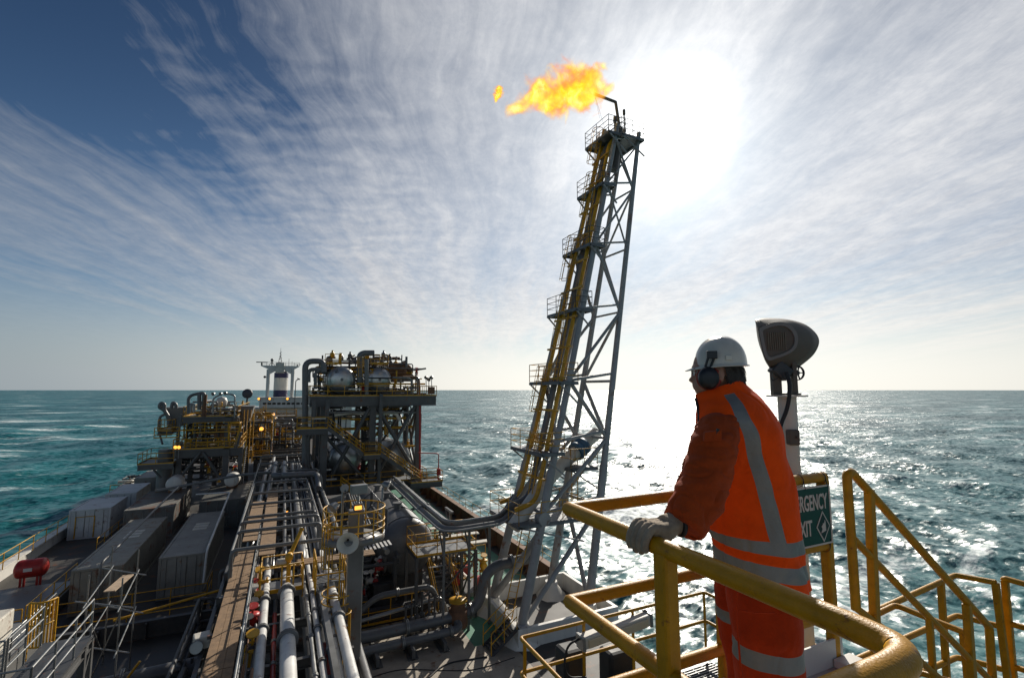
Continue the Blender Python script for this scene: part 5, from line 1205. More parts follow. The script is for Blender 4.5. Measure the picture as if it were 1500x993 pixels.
m = MB(); m.obox((hx+.05,hy-.1,-3.95),(.62,.34,.36),(0,0,.15)); m.tube([(hx+.05,hy-.05,-4.75),(hx+.05,hy-.05,-4.1)], .05, 8); m.build('floodlight', M['galv'], t, bevel=.03)
deck_lamp((hx+1.35,hy+.6,-4.05),(.8,-.4,-.4),t,.2); m = MB(); m.tube([(hx+1.1,hy+.5,-5.7),(hx+1.1,hy+.5,-4.1),(hx+1.25,hy+.55,-4.05)], .04, 8); m.build('lamp_bracket', M['galv'], t)
m = MB(); m.obox((hx+.02,hy-.32,-4.62),(.26,.10,.14),(0,0,.1)); lo = m.build('amber_lamp', M['lamp'], t); m = MB(); m.obox((hx+.02,hy-.24,-4.60),(.34,.12,.24),(0,0,.1)); m.build('lamp_body', M['dark'], lo)
# ---------------------------------------------------------------- big pipes across the fore deck, rising into the tower
def bigpipe(label, pts, r, mt_='pipe', flanges=(), bend=.9): return pipe_thing(label, pts, r, mt_, flanges, bend, 'large pipes on the fore deck', seg=20)
g = [onY(470,893,26.4), onY(540,918,25.8), onY(660,900,25.8), onY(697,893,25.8), onY(712,846,25.8), onY(748,842,25.8)]
bigpipe('fat grey pipe that crosses the deck and swings up into the flare tower', [V(-.5,26.6,-11.2),V(3.2,25.8,-12.2),V(g[3].x-1.4,25.8,-12.1),V(g[3].x+.15,25.8,-11.9),V(g[4].x,25.8,-9.85),V(g[5].x+1.2,25.8,-9.75)], .29, 'pipe', (7.0,10.5,14.6), 1.3)
bigpipe('grey pipe lying just forward of the fat pipe that enters the tower', [V(-.5,25.6,-12.0),V(3.3,25.1,-12.5),V(8.4,25.1,-12.45),V(8.9,25.1,-12.4),V(8.9,25.7,-12.1)], .21, 'pipe', (6.5,9.0), .6)
bigpipe('slim grey pipe looping behind the fat deck pipe', [V(4.0,28.0,-12.0),V(5.2,28.0,-11.2),V(8.2,28.0,-11.2),V(8.8,28.4,-12.6)], .16, 'pipe', (2.5,), .5)
bigpipe('thin pale pipe low behind the fat deck pipe', [V(3.0,27.4,-12.2),V(8.6,27.3,-11.6),V(9.0,27.3,-12.7)], .10, 'galv', (), .4)
t = thing('gate_valve', (9.35, 25.8, -12.8), 'yellow topped valve on the fat pipe before it rises to the tower', 'valve')
m = MB(); m.lathe((9.05,25.8,-12.1),(0,0,1),[(-.5,.52),(.35,.52),(.36,.40),(.75,.36)],20); m.build('body', M['brown'], t)
m = MB(); m.lathe((9.05,25.8,-11.35),(0,0,1),[(0,.40),(.02,.50),(.10,.50),(.12,.2),(.2,.12)],20); m.build('cap', M['yellow'], t)
for k, x in enumerate((4.6,6.3,7.9)):
    t = thing('pipe_saddle', (x, 25.4, DZ), 'steel saddle carrying the fat deck pipe', 'pipe support', 'saddles under the fat deck pipe')
    m = MB(); m.box((x-.08,24.3,DZ),(x+.08,26.4,DZ+.45)); m.box((x-.25,24.3,DZ),(x+.25,26.4,DZ+.05)); m.build('plate', M['grey'], t)
t = thing('valve_station', (7.3, 27.0, DZ), 'tangle of handwheels and valves beside the fat deck pipe', 'valve station')
rv = random.Random(4)
for k in range(7):
    x = 6.4+k*.32; z = rv.uniform(-11.6,-10.9); y = 26.7+rv.uniform(-.2,.3)
    m = MB(); m.tube([(x,y,DZ),(x,y,z)], .06, 8); m.lathe((x,y,-12.2),(0,0,1),[(-.2,.1),(-.1,.18),(.1,.18),(.2,.1)],10); v_ = m.build('valve', M['grey'], t)
    m = MB(); c = V(x,y,z); m.tube([c+V(.19*math.cos(2*math.pi*j/12),.19*math.sin(2*math.pi*j/12)*.8,.05*math.sin(j)) for j in range(13)], .018, 5); m.bar(c-V(.19,0,0),c+V(.19,0,0),.02); m.build('handwheel', M['dark'], v_)
# ---------------------------------------------------------------- grey horizontal vessel on the starboard deck
t = thing('pressure_vessel', (8.3, 36, DZ), 'big grey horizontal vessel with seam bands between the lookout post and the right module', 'vessel')
m = MB(); m.vessel((7.35,31.0,-9.75),(7.35,43.0,-9.75),1.75,36,.5); m.build('shell', M['pipe'], t)
for y in (31.2,34.1,37.0,39.9,42.8): m = MB(); m.lathe((7.35,y,-9.75),(0,1,0),[(-.06,1.74),(-.06,1.80),(.06,1.80),(.06,1.74)],36,False); m.build('band', M['grey'], t)
for y in (32,40.2): m = MB(); m.box((6.0,y-.2,DZ),(8.7,y+.2,-10.8)); m.build('saddle', M['grey'], t)
for x, y in ((7.35,33.6),(7.35,37.2),(7.2,40.4)): m = MB(); m.tube([(x,y,-8.6),(x,y,-7.65)], .22, 12); m.lathe((x,y,-7.7),(0,0,1),[(0,.32),(.1,.32)],14); m.build('nozzle', M['pipe'], t)
m = MB(); m.tube([(6.2,31,-8.6),(6.2,31,-7.4),(6.2,41.5,-7.4)], .03, 6); m.tube([(8.4,31,-8.6),(8.4,31,-7.5),(8.4,41.5,-7.5)], .03, 6); m.build('top_rail', M['galv'], t)
t = thing('vessel_platform', (8.6, 28.2, -9.3), 'yellow railed grating platform at the near end of the big grey vessel', 'platform')
P = [V(7.1,27.2,-9.25),V(10.6,27.2,-9.25),V(10.6,29.6,-9.25),V(7.1,29.6,-9.25)]
m = MB(); m.sheet(P, .06); m.build('floor', M['grate'], t)
m = MB(); m.rail(P, 1.1, .026, 2, 1.1, True, True); m.build('railing', M['yellow'], t)
m = MB()
for p in P: m.bar(V(p.x,p.y,DZ), p, .16, .16, (0,1,0))
m.bar(V(7.1,27.2,DZ+.3), V(10.6,27.2,-9.4), .08); m.bar(V(10.6,27.2,-9.4), V(10.6,29.6,DZ+.3), .08); m.bar(V(7.1,27.2,-9.4),V(7.1,29.6,-9.4),.1); m.build('leg_frame', M['grey'], t)
t = thing('deck_stair', (9.2, 27.6, DZ), 'yellow railed stair climbing from the deck below the vessel platform', 'stairs')
for k in range(9): m = MB(); m.box((8.7,28.3+k*.24,DZ+.2+k*.22),(9.9,28.55+k*.24,DZ+.24+k*.22)); m.build('tread', M['dark'], t)
for x in (8.66,9.94):
    m = MB(); m.bar((x,28.1,DZ),(x,30.6,DZ+2.2),.03,.2); m.build('stringer', M['yellow'], t)
    m = MB(); m.tube([(x,28.1,DZ),(x,28.1,DZ+1.05),(x,30.6,DZ+3.2)], .03, 8); m.tube([(x,28.1,DZ+.55),(x,30.6,DZ+2.7)], .026, 8); m.build('handrail', M['yellow'], t)
# pipes from the vessel to the tower, on tall trestles
BZ = -7.35
for k, (dy, dz, r, mt_, l) in enumerate(((0,0,.17,'pipe','lower grey pipe of the pair bending from the vessel to the flare tower'),(.55,.10,.17,'pipe','upper grey pipe of the pair bending from the vessel to the flare tower'),(.28,.32,.07,'galv','thin bright pipe riding above the pair that runs to the tower'),(-.32,.02,.06,'galv','thin pipe in front of the pair that runs to the tower'))):
    xb = 8.0+dy*.75
    pipe_thing(l, [(xb+.6,42,BZ-.3+dz),(xb,30,BZ+dz),(xb,24.9+dy,BZ+dz),(11.6,25.2+dy,BZ+dz),(12.7,25.8+dy,BZ+dz+1.0)], r, mt_, (3,12) if k < 2 else (), 1.0, 'pipes from the vessel to the flare tower')
for x, y in ((8.15,25.6),(9.7,25.9),(11.0,26.1),(9.9,29.9)):
    t = thing('pipe_trestle', (x, y, DZ), 'tall slim grey trestle post under the pipes to the tower', 'pipe support', 'trestle posts under the tower pipes')
    m = MB(); m.bar((x,y,DZ),(x,y,BZ-.25),.12,.12,(0,1,0)); m.build('post', M['steel'], t)
    m = MB(); m.bar((x,y-.5,BZ-.28),(x,y+.95,BZ-.28),.14,.14); m.build('crossbar', M['grey'], t)
    m = MB(); m.bar((x,y,BZ-1.6),(x,y+.9,BZ-.35),.07,.07); m.build('strut', M['grey'], t)
# clutter between the vessel and the green walkway
def clutter(parent, lo, hi, n, seed, mats, rmin=.05, rmax=.16, nm='pipe', cap=100):
    rc_ = random.Random(seed)
    for k in range(n):
        p = V(*(rc_.uniform(a, b) for a, b in zip(lo, hi))); pts = [p.copy()]
        ax = rc_.choice((0,1,2))
        for j in range(rc_.choice((2,3,3,4))):
            q = pts[-1].copy(); i = (ax+j+rc_.choice((0,1))) % 3; q[i] = min(hi[i], max(lo[i], q[i] + rc_.choice((-1,1))*rc_.uniform(.25,.8)*(hi[i]-lo[i])))
            if (q-pts[-1]).length > .15: pts.append(q)
        if len(pts) < 2: continue
        r = rc_.uniform(rmin, rmax); m = MB(); m.tube(pts, r, 8, bend=r*2.5)
        if rc_.random() < .5: d = (pts[1]-pts[0]).normalized(); m.lathe(pts[0].lerp(pts[1],.5), d, [(-r,r),(-r,r*1.7),(r,r*1.7),(r,r)], 8)
        m.build(nm, M[rc_.choice(mats)], parent)
def valves(parent, lo, hi, n, seed):
    rc_ = random.Random(seed)
    for k in range(n):
        p = V(*(rc_.uniform(a, b) for a, b in zip(lo, hi))); s = rc_.uniform(.12,.28); m = MB()
        d = rc_.choice((V(0,0,1),V(1,0,0),V(0,1,0))); m.lathe(p, d, [(-s*1.4,s*.5),(-s*1.3,s),(-s,s),(-s*.9,s*.5),(0,s*.9),(s*.9,s*.5),(s,s),(s*1.3,s),(s*1.4,s*.5)], 10); m.tube([p, p+V(0,-.05,s*2.4)], s*.18, 6); m.lathe(p+V(0,-.05,s*2.4), (0,-.3,1), [(0,s*.8),(s*.15,s*.8)], 10)
        m.build('valve', M[rc_.choice(('red','yellow','grey','galv','cream'))], parent)
t = thing('metering_skid', (11.6, 32, DZ), 'crowded skid of small pipes, red boxes and railings beside the green walkway', 'equipment skid')
m = MB(); m.box((10.4,29.8,DZ),(12.5,38,DZ+.25)); m.build('base', M['grey'], t)
clutter(t, (10.4,30,DZ+.3), (12.4,38,-10.4), 34, 21, ('pipe','galv','grey','yellow','cream'), .04, .12)
valves(t, (10.5,30,DZ+.6), (12.3,37,-11), 14, 5)
for x, y, mt_, s in ((11.0,31.5,'red',.5),(11.9,32.6,'red',.45),(11.5,34.5,'cream',.9),(12.0,30.5,'red',.4)): m = MB(); m.box((x-s/2,y-s/2,DZ+.25),(x+s/2,y+s/2,DZ+.25+s*1.6)); m.build('cabinet', M[mt_], t, bevel=.02)
for y in (30.6,33,35.4): m = MB(); m.rail([(10.5,y,-11.2),(12.6,y,-11.2)], 1.0, .026, 2, 1.0, True); m.build('railing', M['yellow'], t)
for y in (31.2,33.2,35.6): m = MB(); m.box((10.3,y,-10.3),(13.2,y+.5,-10.22)); m.build('canopy_slat', M['cream'], t)
t = thing('deck_equipment', (6, 29.5, DZ), 'dark low machinery and railings in the shade of the big grey vessel', 'machinery')
m = MB(); m.box((3.6,28.6,DZ),(8.2,29.0,DZ+.8)); m.build('coaming', M['dark'], t)
m = MB(); m.rail([(3.6,28.5,DZ+.1),(8.4,28.5,DZ+.1)], 1.3, .03, 2, 1.25, True); m.build('railing', M['yellow'], t)
clutter(t, (3.8,29.4,DZ+.2), (6.6,37,-9.4), 40, 33, ('pipe','grey','dark','galv','steel'), .05, .16)
valves(t, (3.9,29.4,-12), (6.4,33,-10), 12, 8)
m = MB()
for k in range(12): m.box((3.5+k*.21,28.2,-9.02+.03*k),(3.62+k*.21,29.1,-8.98+.03*k))
m.build('louvre', M['wpipe'], t)
for x, y, s in ((4.4,30,1.0),(5.9,30.4,1.3),(5.0,33,1.6)): m = MB(); m.box((x-s/2,y-s/2,DZ),(x+s/2,y+s/2,DZ+s*1.3)); m.build('cabinet', M['dark'], t, bevel=.03)
for k in range(5): m = MB(); x = 4.6+k*.16; m.tube([(x,29,-8.6),(x+.1,38,-7.6)], .045, 6); m.build('conduit', M['galv'], t)
for x in (4.5,6.2): 
    m = MB(); m.bar((x,31.5,DZ),(x,31.5,-7.4),.16,.16,(0,1,0)); m.bar((x,37,DZ),(x,37,-7.4),.16,.16,(0,1,0)); m.bar((x,31.5,-8.4),(x,37,-8.4),.12,.2); m.build('frame', M['grey'], t)

for l, pts in (('black hose lying in loops on the tan fore deck', [(3.6,21,DZ+.03),(4.6,22.6,DZ+.03),(6.2,22.2,DZ+.03),(7.5,23.4,DZ+.03),(9.6,23.0,DZ+.03)]), ('thin dark cable trailing across the tan fore deck', [(3.4,23.6,DZ+.02),(5.5,23.9,DZ+.02),(7.0,23.0,DZ+.02),(8.6,22.2,DZ+.02),(10.8,22.4,DZ+.02)])):
    m = MB(); m.tube(pts, .035 if 'hose' in l else .02, 8, bend=.8); tag(m.build('hose' if 'hose' in l else 'cable', M['black']), l, 'hose' if 'hose' in l else 'cable')
# ---------------------------------------------------------------- process modules
def deckplate(t, x0, x1, y0, y1, z, th=.75, railing=True, mt_='grey', sides=(1,1,1,1), rmat='yellow', floor='grate'):
    m = MB(); m.box((x0,y0,z-.08),(x1,y1,z)); m.build('deck', M[floor], t)
    m = MB()
    for y in (y0+.15, y1-.15): m.ibeam((x0,y,z-th/2-.08),(x1,y,z-th/2-.08),.3,th)
    for x in [x0+.15+(x1-x0-.3)*k/4 for k in range(5)]: m.ibeam((x,y0+.31,z-th*.45-.08),(x,y1-.31,z-th*.45-.08),.25,th*.7)
    m.build('deck_girder', M[mt_], t)
    if railing:
        c = [V(x0,y0,z),V(x1,y0,z),V(x1,y1,z),V(x0,y1,z)]
        for k in range(4):
            if sides[k]: m = MB(); m.rail([c[k],c[(k+1)%4]], 1.1, .035, 2, 1.7, True); m.build('guard_rail', M[rmat], t)
def col(t, x, y, z0, z1, w=.5, mt_='grey', round_=False, nm='column'):
    m = MB()
    if round_: m.tube([(x,y,z0),(x,y,z1)], w/2, 14)
    else: m.bar((x,y,z0),(x,y,z1), w, w, (0,1,0))
    m.build(nm, M[mt_], t)
def br(t, a, b, w=.32, mt_='grey', nm='brace'): m = MB(); m.tube([a, b], w/2, 10); m.build(nm, M[mt_], t)
def stair(t, a, b, w, nm='stair'):
    """flight between two points, running along X"""
    a, b = Vector(a), Vector(b); m = MB()
    for y in (0, w): m.bar(a+V(0,y,0), b+V(0,y,0), .06, .35)
    n = max(3, int(abs(b.z-a.z)/.22))
    for i in range(n+1): p = a.lerp(b, i/n); m.box((p.x-.13,p.y+.03,p.z),(p.x+.13,p.y+w-.03,p.z+.03))
    s = m.build(nm, M['grey'], t)
    for y in (0, w):
        m = MB()
        for z in (1.05,.7,.35): m.tube([a+V(0,y,z), b+V(0,y,z)], .04, 6)
        for i in range(6): p = a.lerp(b, i/5)+V(0,y,0); m.tube([p, p+V(0,0,1.05)], .035, 6)
        m.build('stair_rail', M['yellow'], s)
Y0 = 54.0; Y1 = 66.0
t = RM = thing('process_module', (9, 60, DZ), 'tall process module with stairs and silver vessel ends right of the funnel', 'process module')
zu = onY(545,580,Y0).z; zl = onY(545,706,Y0).z
xs = [onY(472,640,Y0).x, onY(545,640,Y0).x, onY(612,640,Y0).x]
deckplate(t, 2.5, onY(637,590,Y0).x, Y0-.6, Y1, zu, 1.0)
deckplate(t, 3.2, onY(622,705,Y0).x, Y0-.6, Y1, zl, .8)
deckplate(t, onY(600,705,Y0-2).x, onY(646,705,Y0-2).x, Y0-2.6, Y0-.6, zl, .5)
for x in xs:
    for y in (Y0, Y0+6, Y1-.4): col(t, x, y, DZ, zu-.3, .55 if x != xs[1] else .62)
col(t, onY(556,640,Y0-.6).x, Y0-.8, zl+.1, zu+.2, .34)
zb, zt = zl+.1, zu-1.0
br(t, (xs[1]-.2,Y0,zt),(xs[0]+.6,Y0,zb),.40); br(t, (xs[0]+.2,Y0,zt-3.0),(xs[1]-.4,Y0,zb),.36)
br(t, (xs[1]+.3,Y0,zt),(xs[2]-.2,Y0,zb+.6),.42); br(t, (xs[2]-.2,Y0,zt+.2),(xs[1]+.3,Y0,zb),.40)
for y in (Y0+6,Y1-.4):
    br(t, (xs[2],Y0,zt),(xs[2],y,zb),.34); br(t, (xs[2],y,zt),(xs[2],Y0,zb),.3); br(t, (xs[0],y,zt),(xs[1],y,zb),.3); br(t, (xs[2],y,zt),(xs[1],y,zb),.3)
# front stairs
L1 = onY(458,628,Y0-2.2); L2 = onY(545,666,Y0-2.2); L3 = onY(619,706,Y0-2.2)
s1 = onY(480,628,Y0-2.2)
deckplate(t, onY(435,628,Y0-2.2).x, s1.x, Y0-2.3, Y0-.7, L1.z, .5)
stair(t, (s1.x,Y0-2.2,L1.z), (onY(533,667,Y0-2.2).x,Y0-2.2,L2.z), 1.0)
deckplate(t, onY(533,667,Y0-2.2).x, onY(557,667,Y0-2.2).x, Y0-2.3, Y0-.7, L2.z, .4)
stair(t, (onY(557,667,Y0-2.2).x,Y0-2.2,L2.z), (onY(617,708,Y0-2.2).x,Y0-2.2,zl), 1.0)
stair(t, (onY(500,710,Y0-2).x,Y0-2,zl), (onY(533,728,Y0-2).x,Y0-2,zl-1.9), .9)
for x in (onY(458,628,Y0-1).x, onY(478,628,Y0-1).x): col(t, x, Y0-1.2, L1.z, zu-.4, .38)
col(t, xs[0]+.1, Y0-1.4, DZ, L1.z, .62)
# piping and valves on its decks
clutter(t, (3.2,Y0+.5,zu+.2), (14.8,Y1-1,zu+3.2), 46, 101, ('pipe','dark','grey','yellow','steel','pipe'), .05, .15)
clutter(t, (3.8,Y0+1,zl+.4), (14.5,Y1-1,zu-1.0), 54, 102, ('pipe','dark','grey','dark','yellow','steel'), .05, .17)
valves(t, (3.4,Y0+.3,zu+.4), (14.6,Y0+6,zu+3.6), 26, 103); valves(t, (4,Y0+.5,zl+.5), (14,Y0+5,zu-2), 22, 104)
m = MB(); X = lambda px, py, Y=Y0: onY(px, py, Y)
def vpipe(pts, r, mt_, nm='process_pipe', bend=.5): m = MB(); m.tube(pts, r, 12, bend=bend); m.build(nm, M[mt_], t)
vpipe([X(447,700),X(447,529),X(474,529),X(474,545)], .30, 'pipe', bend=.8); vpipe([X(452,560),X(452,541),X(476,541)], .2, 'pipe'); vpipe([X(462,570),X(462,545),X(470,542)], .16, 'pipe')
vpipe([X(527,565,Y0+1),X(527,520,Y0+1),X(533,517,Y0+1),X(548,517,Y0+1)], .32, 'pipe', bend=1.0); vpipe([X(537,578,Y0-.3),X(537,526,Y0-.3)], .22, 'steel')
vpipe([X(570,537,Y0+2),X(597,537,Y0+2),X(602,543,Y0+2),X(597,549,Y0+2),X(566,549,Y0+2)], .34, 'brown', bend=.5); vpipe([X(570,541,Y0+1.4),X(592,541,Y0+1.4),X(594,546,Y0+1.4),X(568,546,Y0+1.4)], .2, 'brown', bend=.3)
vpipe([X(590,553),X(613,553),X(613,600)], .2, 'brown'); vpipe([X(575,553,Y0-.3),X(603,554,Y0-.3),X(603,576,Y0-.3)], .12, 'steel')
vpipe([X(490,608,Y0+.3),X(512,604,Y0+.3),X(540,606,Y0+.3),X(580,604,Y0+.3),X(586,616,Y0+.3)], .2, 'cream'); vpipe([X(483,604),X(612,604)], .1, 'galv')
vpipe([X(615,585,Y0-.2),X(615,705,Y0-.2)], .13, 'red'); vpipe([X(451,735),X(451,640),X(462,628)], .22, 'pipe')
for px, py in ((487,517),(513,519),(538,519),(562,517),(571,522),(484,524),(500,521),(521,527),(580,530),(588,536)):
    p = X(px, py, Y0+2.5); m = MB(); m.tube([V(p.x,p.y,zu+.1), p], .07, 6); m.lathe(p, (0,0,1), [(-.5,.08),(-.45,.26),(0,.26),(.05,.12),(.3,.1)], 10); m.build('relief_valve', M[random.choice(('grey','yellow','galv'))], t)
for x, y_, w, h in ((486,528,20,8),(556,528,26,9),(520,545,12,14)):
    p, q = X(x-w/2, y_+h/2, Y0+1.2), X(x+w/2, y_+h/2, Y0+1.2); m = MB(); m.rail([p,q], 1.0, .035, 2, 1.0, True); m.box((p.x,Y0+1.2,p.z-.08),(q.x,Y0+3.5,p.z)); m.build('upper_walk', M['yellow'], t)
cage_ladder(X(528,552,Y0+.6), X(528,524,Y0+.6), (0,-1,0), M['yellow'], t, .45)
for px, py in ((612,555),(624,553),(632,553),(628,556),(604,566)):
    p = X(px, py, Y0-.3); o = deck_lamp(p, (-.5,-.6,-.5), t, .22); m = MB(); m.tube([V(p.x+.1,p.y,zu), p], .045, 6); m.build('lamp_pole', M['galv'], o)
for px, py in ((500,627),(520,560),(483,692),(560,722),(467,603),(475,678)):
    p = X(px, py+10, Y0-1.3); m = MB(); m.obox(p, (1.3,.25,.14), (0,0,0)); m.build('lamp_tray', M['cream'], t)
p = X(637,577,Y0-.7); m = MB(); m.box((p.x-.8,Y0-1.0,zu+.2),(p.x-.1,Y0-.62,zu+1.0)); m.build('box', M['brown'], t)
m = MB(); a = X(642,708,Y0-2.4); m.tube([a, a+V(0,0,3.2), a+V(-2.3,0,3.4)], .06, 8, bend=.3); m.lathe(a+V(0,-.1,.9), (0,0,1), [(0,.22),(.7,.22)], 10); m.build('safety_shower', M['red'], t)
clutter(t, (3.6,Y0+1.5,zu+2.6), (13.6,Y0+7,zu+4.7), 26, 111, ('dark','grey','pipe','brown','yellow'), .06, .15)
for k in range(16):
    x = random.uniform(3.8,13.4); y = Y0+random.uniform(1.5,6); z = zu+random.uniform(3.4,5.0); m = MB(); m.tube([(x,y,zu),(x,y,z),(x+random.uniform(-.8,.8),y,z)], random.uniform(.06,.14), 8, bend=.25); m.build('riser', M[random.choice(('dark','grey','pipe','steel'))], t)
# silver vessels, each resting in the module
for px, py, r, l, mt_ in ((500,556,1.42,'left silver vessel end on the upper deck of the right module','alu'),(555,556,1.32,'right silver vessel end on the upper deck of the right module','alu'),(505,672,1.72,'large silver vessel end on the lower deck behind the left braces','alu'),(581,668,1.5,'dull vessel end on the lower deck behind the crossed braces','galv')):
    c = X(px, py, Y0+1.2); zf = (zu if py < 600 else zl); v_ = thing('separator_vessel', (c.x, c.y+4, zf), l, 'vessel', 'vessels of the right module')
    m = MB(); m.vessel((c.x,c.y,c.z),(c.x,c.y+8.5,c.z),r,36,.45); m.build('shell', M[mt_], v_)
    m = MB(); m.lathe((c.x,c.y,c.z),(0,1,0),[(-.05,r*.99),(-.05,r*1.04),(.06,r*1.04),(.06,r*.99)],36,False); m.build('rim', M['galv'], v_)
    m = MB(); m.lathe((c.x,c.y-r*.45,c.z),(0,1,0),[(-.05,.16),(.03,.16)],16); m.build('nozzle', M['steel'], v_)
    for yy in (c.y+1.5, c.y+6.5): m = MB(); m.box((c.x-r*.8,yy-.15,zf),(c.x+r*.8,yy+.15,c.z-r*.55)); m.build('saddle', M['grey'], v_)
# ---------------------------------------------------------------- left module
A0 = 62.0; A1 = 82.0
t = LM = thing('process_module', (-8.5, 70, DZ), 'lower process module on a round leg at the port side, crowned with yellow railings', 'process module')
XA = lambda px, py, Y=A0: onY(px, py, Y)
zt_, zm_, zs_ = XA(310,610).z, XA(310,657).z, XA(225,679).z
deckplate(t, XA(268,610).x, XA(348,610).x, A0, A1, zt_, .6)
deckplate(t, XA(253,657).x, XA(352,657).x, A0, A1, zm_, .8)
deckplate(t, XA(203,680).x, XA(255,680).x, A0-.5, A0+5, zs_, .5)
deckplate(t, XA(224,632).x, XA(246,632).x, A0+2, A0+7, XA(235,632).z, .5)
col(t, XA(236,700).x, A0+1.5, DZ, zm_, 1.4, 'steel', True); col(t, XA(258,700).x, A0+1, DZ, zm_, .5); col(t, XA(329,700).x, A0+.3, DZ, zt_, .6); col(t, XA(350,700).x, A0+.3, DZ, zm_, .4); col(t, XA(260,640).x, A0+.3, zm_, zt_, .3)
for x in (XA(258,700).x, XA(300,700).x, XA(345,700).x): col(t, x, A0+9, DZ, zt_, .5); col(t, x, A1-1, DZ, zt_, .5)
br(t, XA(294,662), XA(265,698), .34); br(t, XA(297,662), XA(322,700), .34); br(t, XA(222,684), XA(236,700), .2); br(t, (XA(226,634).x,A0+2,XA(226,634).z), XA(238,650), .2)
clutter(t, (XA(270,640).x,A0+.3,zm_+.1), (XA(348,640).x,A1-6,zt_-.3), 50, 201, ('pipe','galv','grey','dark','steel','yellow'), .05, .12)
clutter(t, (XA(240,640).x,A0+2,DZ+2.8), (XA(348,640).x,A1-6,zm_-.6), 44, 202, ('pipe','dark','grey','dark','pipe'), .06, .15)
clutter(t, (XA(272,640).x,A0+.3,zt_+.1), (XA(346,640).x,A0+8,zt_+1.6), 22, 203, ('pipe','galv','grey','yellow','steel'), .05, .14)
valves(t, (XA(272,640).x,A0+.2,zm_+.4), (XA(346,640).x,A0+5,zt_-.5), 24, 204); valves(t, (XA(262,640).x,A0+.5,DZ+3), (XA(346,640).x,A0+4,zm_-1), 16, 205)
clutter(t, (XA(262,640).x,A0-.1,zm_+.1), (XA(350,640).x,A0+3,zt_+.3), 40, 211, ('yellow','galv','grey','dark','pipe','yellow'), .04, .09)
for zz, xa_, xb2 in ((zm_+.05,255,352),((zm_+zt_)/2,282,350),(zs_+2.6,226,262)):
    m = MB(); m.rail([(XA(xa_,640).x,A0-.15,zz),(XA(xb2,640).x,A0-.15,zz)], 1.1, .04, 3, 1.1, True); m.build('guard_rail', M['yellow'], t)
def lpipe(pts, r, mt_, bend=.5, nm='process_pipe'): m = MB(); m.tube(pts, r, 10, bend=bend); m.build(nm, M[mt_], t)
lpipe([XA(276,606),XA(276,580),XA(292,576)], .16, 'pipe'); lpipe([XA(292,600),XA(292,576),XA(299,576),XA(299,600)], .2, 'pipe', .4)
m = MB(); p = XA(299,600); m.tube([V(p.x,p.y,zt_), V(p.x,p.y,XA(299,578).z)], .22, 12); m.build('stack', M['brown'], t)
lpipe([XA(312,606),XA(312,583),XA(323,578)], .09, 'galv'); lpipe([XA(344,612),XA(344,578),XA(332,577)], .09, 'galv'); lpipe([XA(279,604),XA(279,592),XA(284,592),XA(284,604)], .14, 'galv', .4)
lpipe([XA(240,600,A0+3),XA(233,596,A0+3),XA(236,590,A0+3),XA(241,592,A0+3),XA(240,600,A0+3),XA(248,612,A0+3),XA(247,622,A0+3)], .2, 'pipe', .5); lpipe([XA(251,598,A0+3),XA(253,589,A0+3),XA(258,592,A0+3),XA(258,598,A0+3)], .18, 'pipe', .4); lpipe([XA(233,628,A0+3),XA(234,610,A0+3),XA(243,606,A0+3)], .13, 'steel', .5)
for x0, x1, yt, yb, nm in ((240,274,597,624,'hopper'),(344,371,595,616,'hopper')):
    a, b = XA(x0,yt,A0+4), XA(x1,yb,A0+4); m = MB(); k = (b.x-a.x)*.22
    m.add([(a.x,a.y,a.z),(b.x,a.y,a.z),(b.x,a.y+4,a.z),(a.x,a.y+4,a.z),(a.x+k,a.y,b.z),(b.x-k,a.y,b.z),(b.x-k,a.y+4,b.z),(a.x+k,a.y+4,b.z)], [(0,1,2,3),(7,6,5,4),(0,4,5,1),(1,5,6,2),(2,6,7,3),(3,7,4,0)]); m.build(nm, M['steel'], t)
m = MB(); a, b = XA(314,621), XA(329,642); m.box((a.x,A0+.4,b.z),(b.x,A0+1.4,a.z)); m.build('cabinet', M['brown'], t)
m = MB(); c = XA(325,588,A0+2); m.lathe(c, (0,0,1), [(-.7,.02),(-.5,.45),(0,.6),(.4,.45),(.58,.02)], 16); m.build('radome', M['white'], t)
stair(t, (XA(345,660).x,A0-.2,zm_), (XA(352,640).x,A0-.2,zt_-1.8), .9); stair(t, (XA(355,700).x,A0-.4,DZ+3.5), (XA(360,662).x,A0-.4,zm_), .9)
for k in range(4): m = MB(); x = XA(354,640).x+.34*k; m.tube([(x,A0+2,zm_-2),(x,A0+2,zt_+.6)], .045, 5); m.build('yellow_post', M['yellow'], t)
m = MB(); c = XA(258,655,A0-.1); m.lathe(c, V(-.3,-1,-.3), [(0,.001),(.01,.28)], 10, False); m.obox(c+V(.1,.12,0), (.7,.15,.55), (0,0,0)); 
def lit(t, px, py, Y, r=.22):
    r *= .75
    c = onY(px, py, Y); m = MB(); m.lathe(c, V(-.25,-1,-.15), [(-.22,r*.4),(-.18,r*1.1),(0,r*1.2)], 12); o = m.build('lamp_housing', M['dark'], t); m = MB(); m.lathe(c, V(-.25,-1,-.15), [(.004,r*1.1),(.10,r*.5),(.12,.001)], 12, False); m.build('lamp_lens', M['lamp'], o)
    m = MB(); m.tube([c+V(0,.12,0), c+V(0,.12,-1.2)], .04, 5); m.build('lamp_pole', M['galv'], o)
lit(t, 257, 655, A0-.3); lit(t, 262, 655, A0-.3); lit(t, 383, 628, A0+8, .3); lit(t, 400, 607, A0+18, .3)
for px, py in ((312,577),(323,577),(330,576),(313,620),(265,649)): deck_lamp(XA(px,py,A0-.1), (-.5,-.7,-.3), t, .2)
